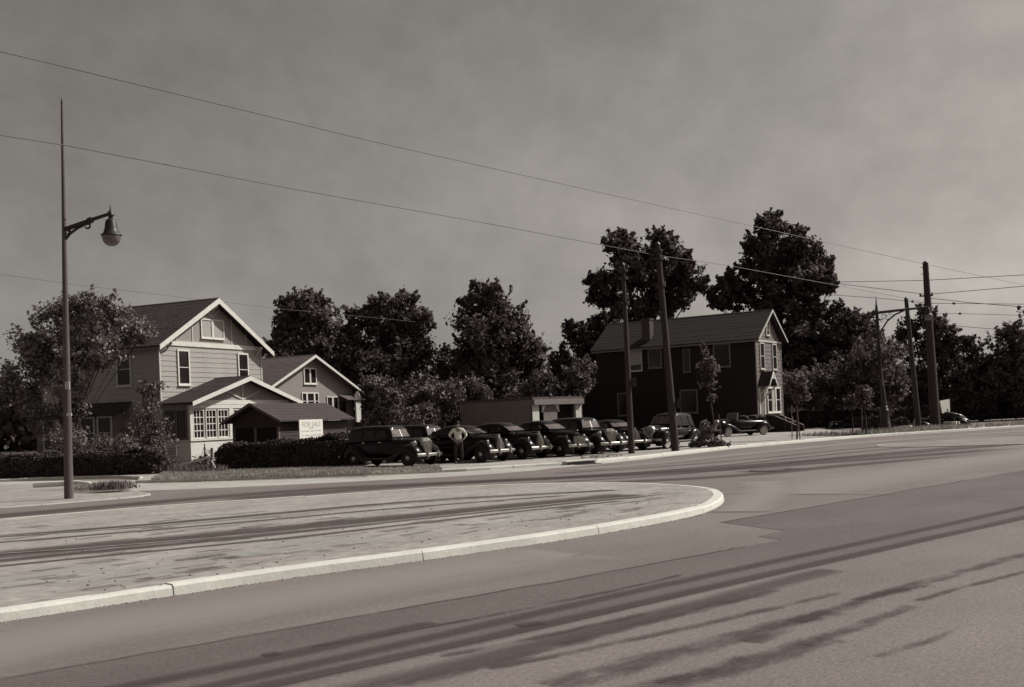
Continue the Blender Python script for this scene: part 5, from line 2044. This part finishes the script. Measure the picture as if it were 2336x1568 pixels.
# ---------------------------------------------------------------- the man between the cars
def skin_fig(name, nodes, edges, m, parent, sub=2, root_i=0):
    me = bpy.data.meshes.new(name)
    me.from_pydata([n_[0] for n_ in nodes], edges, [])
    o = link(name, me, parent)
    md = o.modifiers.new('skin', 'SKIN')
    md.use_smooth_shade = True
    lay = me.skin_vertices[0].data if me.skin_vertices else None
    if lay is None:
        bm = bmesh.new()
        bm.from_mesh(me)
        bm.verts.layers.skin.verify()
        bm.to_mesh(me)
        bm.free()
        lay = me.skin_vertices[0].data
    for i, n_ in enumerate(nodes):
        r_ = n_[1]
        lay[i].radius = r_ if hasattr(r_, '__len__') else (r_, r_)
        lay[i].use_root = (i == root_i)
    md2 = o.modifiers.new('sub', 'SUBSURF')
    md2.levels = sub
    md2.render_levels = sub
    me.materials.append(m)
    return o


PX, PY = -2.28, 45.75
MAN = thing('person', 'man in a white shirt and dark trousers, hands on hips between the cars', 'person', (PX, PY, 0), R(10))
nodes = [((0, 0, .95), (.155, .11)), ((0, .01, 1.12), (.14, .10)), ((0, .015, 1.30), (.165, .11)), ((0, .01, 1.44), (.12, .09)), ((0, 0, 1.52), .055), ((0, -.01, 1.60), (.075, .09)), ((0, -.01, 1.70), (.08, .095)),
         ((.19, .01, 1.42), .06), ((.36, .06, 1.22), .047), ((.30, -.04, 1.10), .040), ((.215, -.09, 1.02), .033), ((.17, -.11, .98), .03),
         ((-.19, .01, 1.42), .06), ((-.36, .06, 1.22), .047), ((-.30, -.04, 1.10), .040), ((-.215, -.09, 1.02), .033), ((-.17, -.11, .98), .03),
         ((.10, 0, .86), .09), ((.12, -.01, .48), .06), ((.13, .02, .09), .042), ((.14, -.14, .04), .035),
         ((-.10, 0, .86), .09), ((-.12, -.01, .48), .06), ((-.13, .02, .09), .042), ((-.14, -.14, .04), .035)]
edges = [(0, 1), (1, 2), (2, 3), (3, 4), (4, 5), (5, 6), (3, 7), (7, 8), (8, 9), (9, 10), (10, 11), (3, 12), (12, 13), (13, 14), (14, 15), (15, 16), (0, 17), (17, 18), (18, 19), (19, 20), (0, 21), (21, 22), (22, 23), (23, 24)]
skin_fig('body', nodes, edges, M_SKIN, MAN)
for sg in (1, -1):
    for k, (dx, dz, L_) in enumerate(((-.01, .015, .07), (-.012, .0, .075), (-.012, -.015, .07), (-.01, -.03, .055))):
        mb = MB()
        a = Vector((sg * .165, -.115, .975 + dz))
        mb.tube([a, a + Vector((-sg * L_ * .5, -.02, -.005)), a + Vector((-sg * L_, -.015, -.012))], [.011, .010, .007], 6)
        mb.build('finger', M_SKIN, MAN)
    mb = MB()
    a = Vector((sg * .19, -.10, 1.0))
    mb.tube([a, a + Vector((-sg * .01, .04, .03)), a + Vector((-sg * .03, .07, .03))], [.013, .012, .008], 6)
    mb.build('thumb', M_SKIN, MAN)
sh = [((0, 0, .96), (.175, .125)), ((0, .01, 1.12), (.165, .12)), ((0, .015, 1.30), (.19, .13)), ((0, .01, 1.43), (.14, .105)), ((0, .0, 1.50), .068),
      ((.19, .01, 1.42), .08), ((.36, .06, 1.22), .062), ((.31, -.02, 1.12), .05), ((-.19, .01, 1.42), .08), ((-.36, .06, 1.22), .062), ((-.31, -.02, 1.12), .05)]
skin_fig('shirt', sh, [(0, 1), (1, 2), (2, 3), (3, 4), (3, 5), (5, 6), (6, 7), (3, 8), (8, 9), (9, 10)], M_SHIRT, MAN)
tr = [((0, 0, .97), (.165, .12)), ((.10, 0, .86), .105), ((.12, -.01, .48), .085), ((.13, .02, .10), .075), ((-.10, 0, .86), .105), ((-.12, -.01, .48), .085), ((-.13, .02, .10), .075)]
skin_fig('trousers', tr, [(0, 1), (1, 2), (2, 3), (0, 4), (4, 5), (5, 6)], M_TROUS, MAN)
mb = MB()
mb.lathe([(.001, .115), (.05, .105), (.085, .07), (.098, .02), (.092, -.03), (.06, -.02), (.001, .0)], 14, at=(0, .012, 1.68))
auto_smooth(mb.build('hair', M_HAIR, MAN))
mb = MB()
mb.tube([(0, -.10, 1.655), (0, -.125, 1.62), (0, -.105, 1.615)], [.010, .014, .012], 6)
mb.build('nose', M_SKIN, MAN)
for sg in (1, -1):
    mb = MB()
    mb.lathe([(.001, -.012), (.012, 0), (.001, .012)], 8, 'y', (sg * .032, -.092, 1.66))
    mb.build('eye', M_HAIR, MAN)
    mb = MB()
    mb.lathe([(.001, -.012), (.028, 0), (.001, .012)], 8, 'x', (sg * .085, .0, 1.645))
    mb.build('ear', M_SKIN, MAN)
mb = MB()
mb.box(-.025, .025, -.102, -.09, 1.575, 1.583)
mb.build('mouth', M_TROUS, MAN)
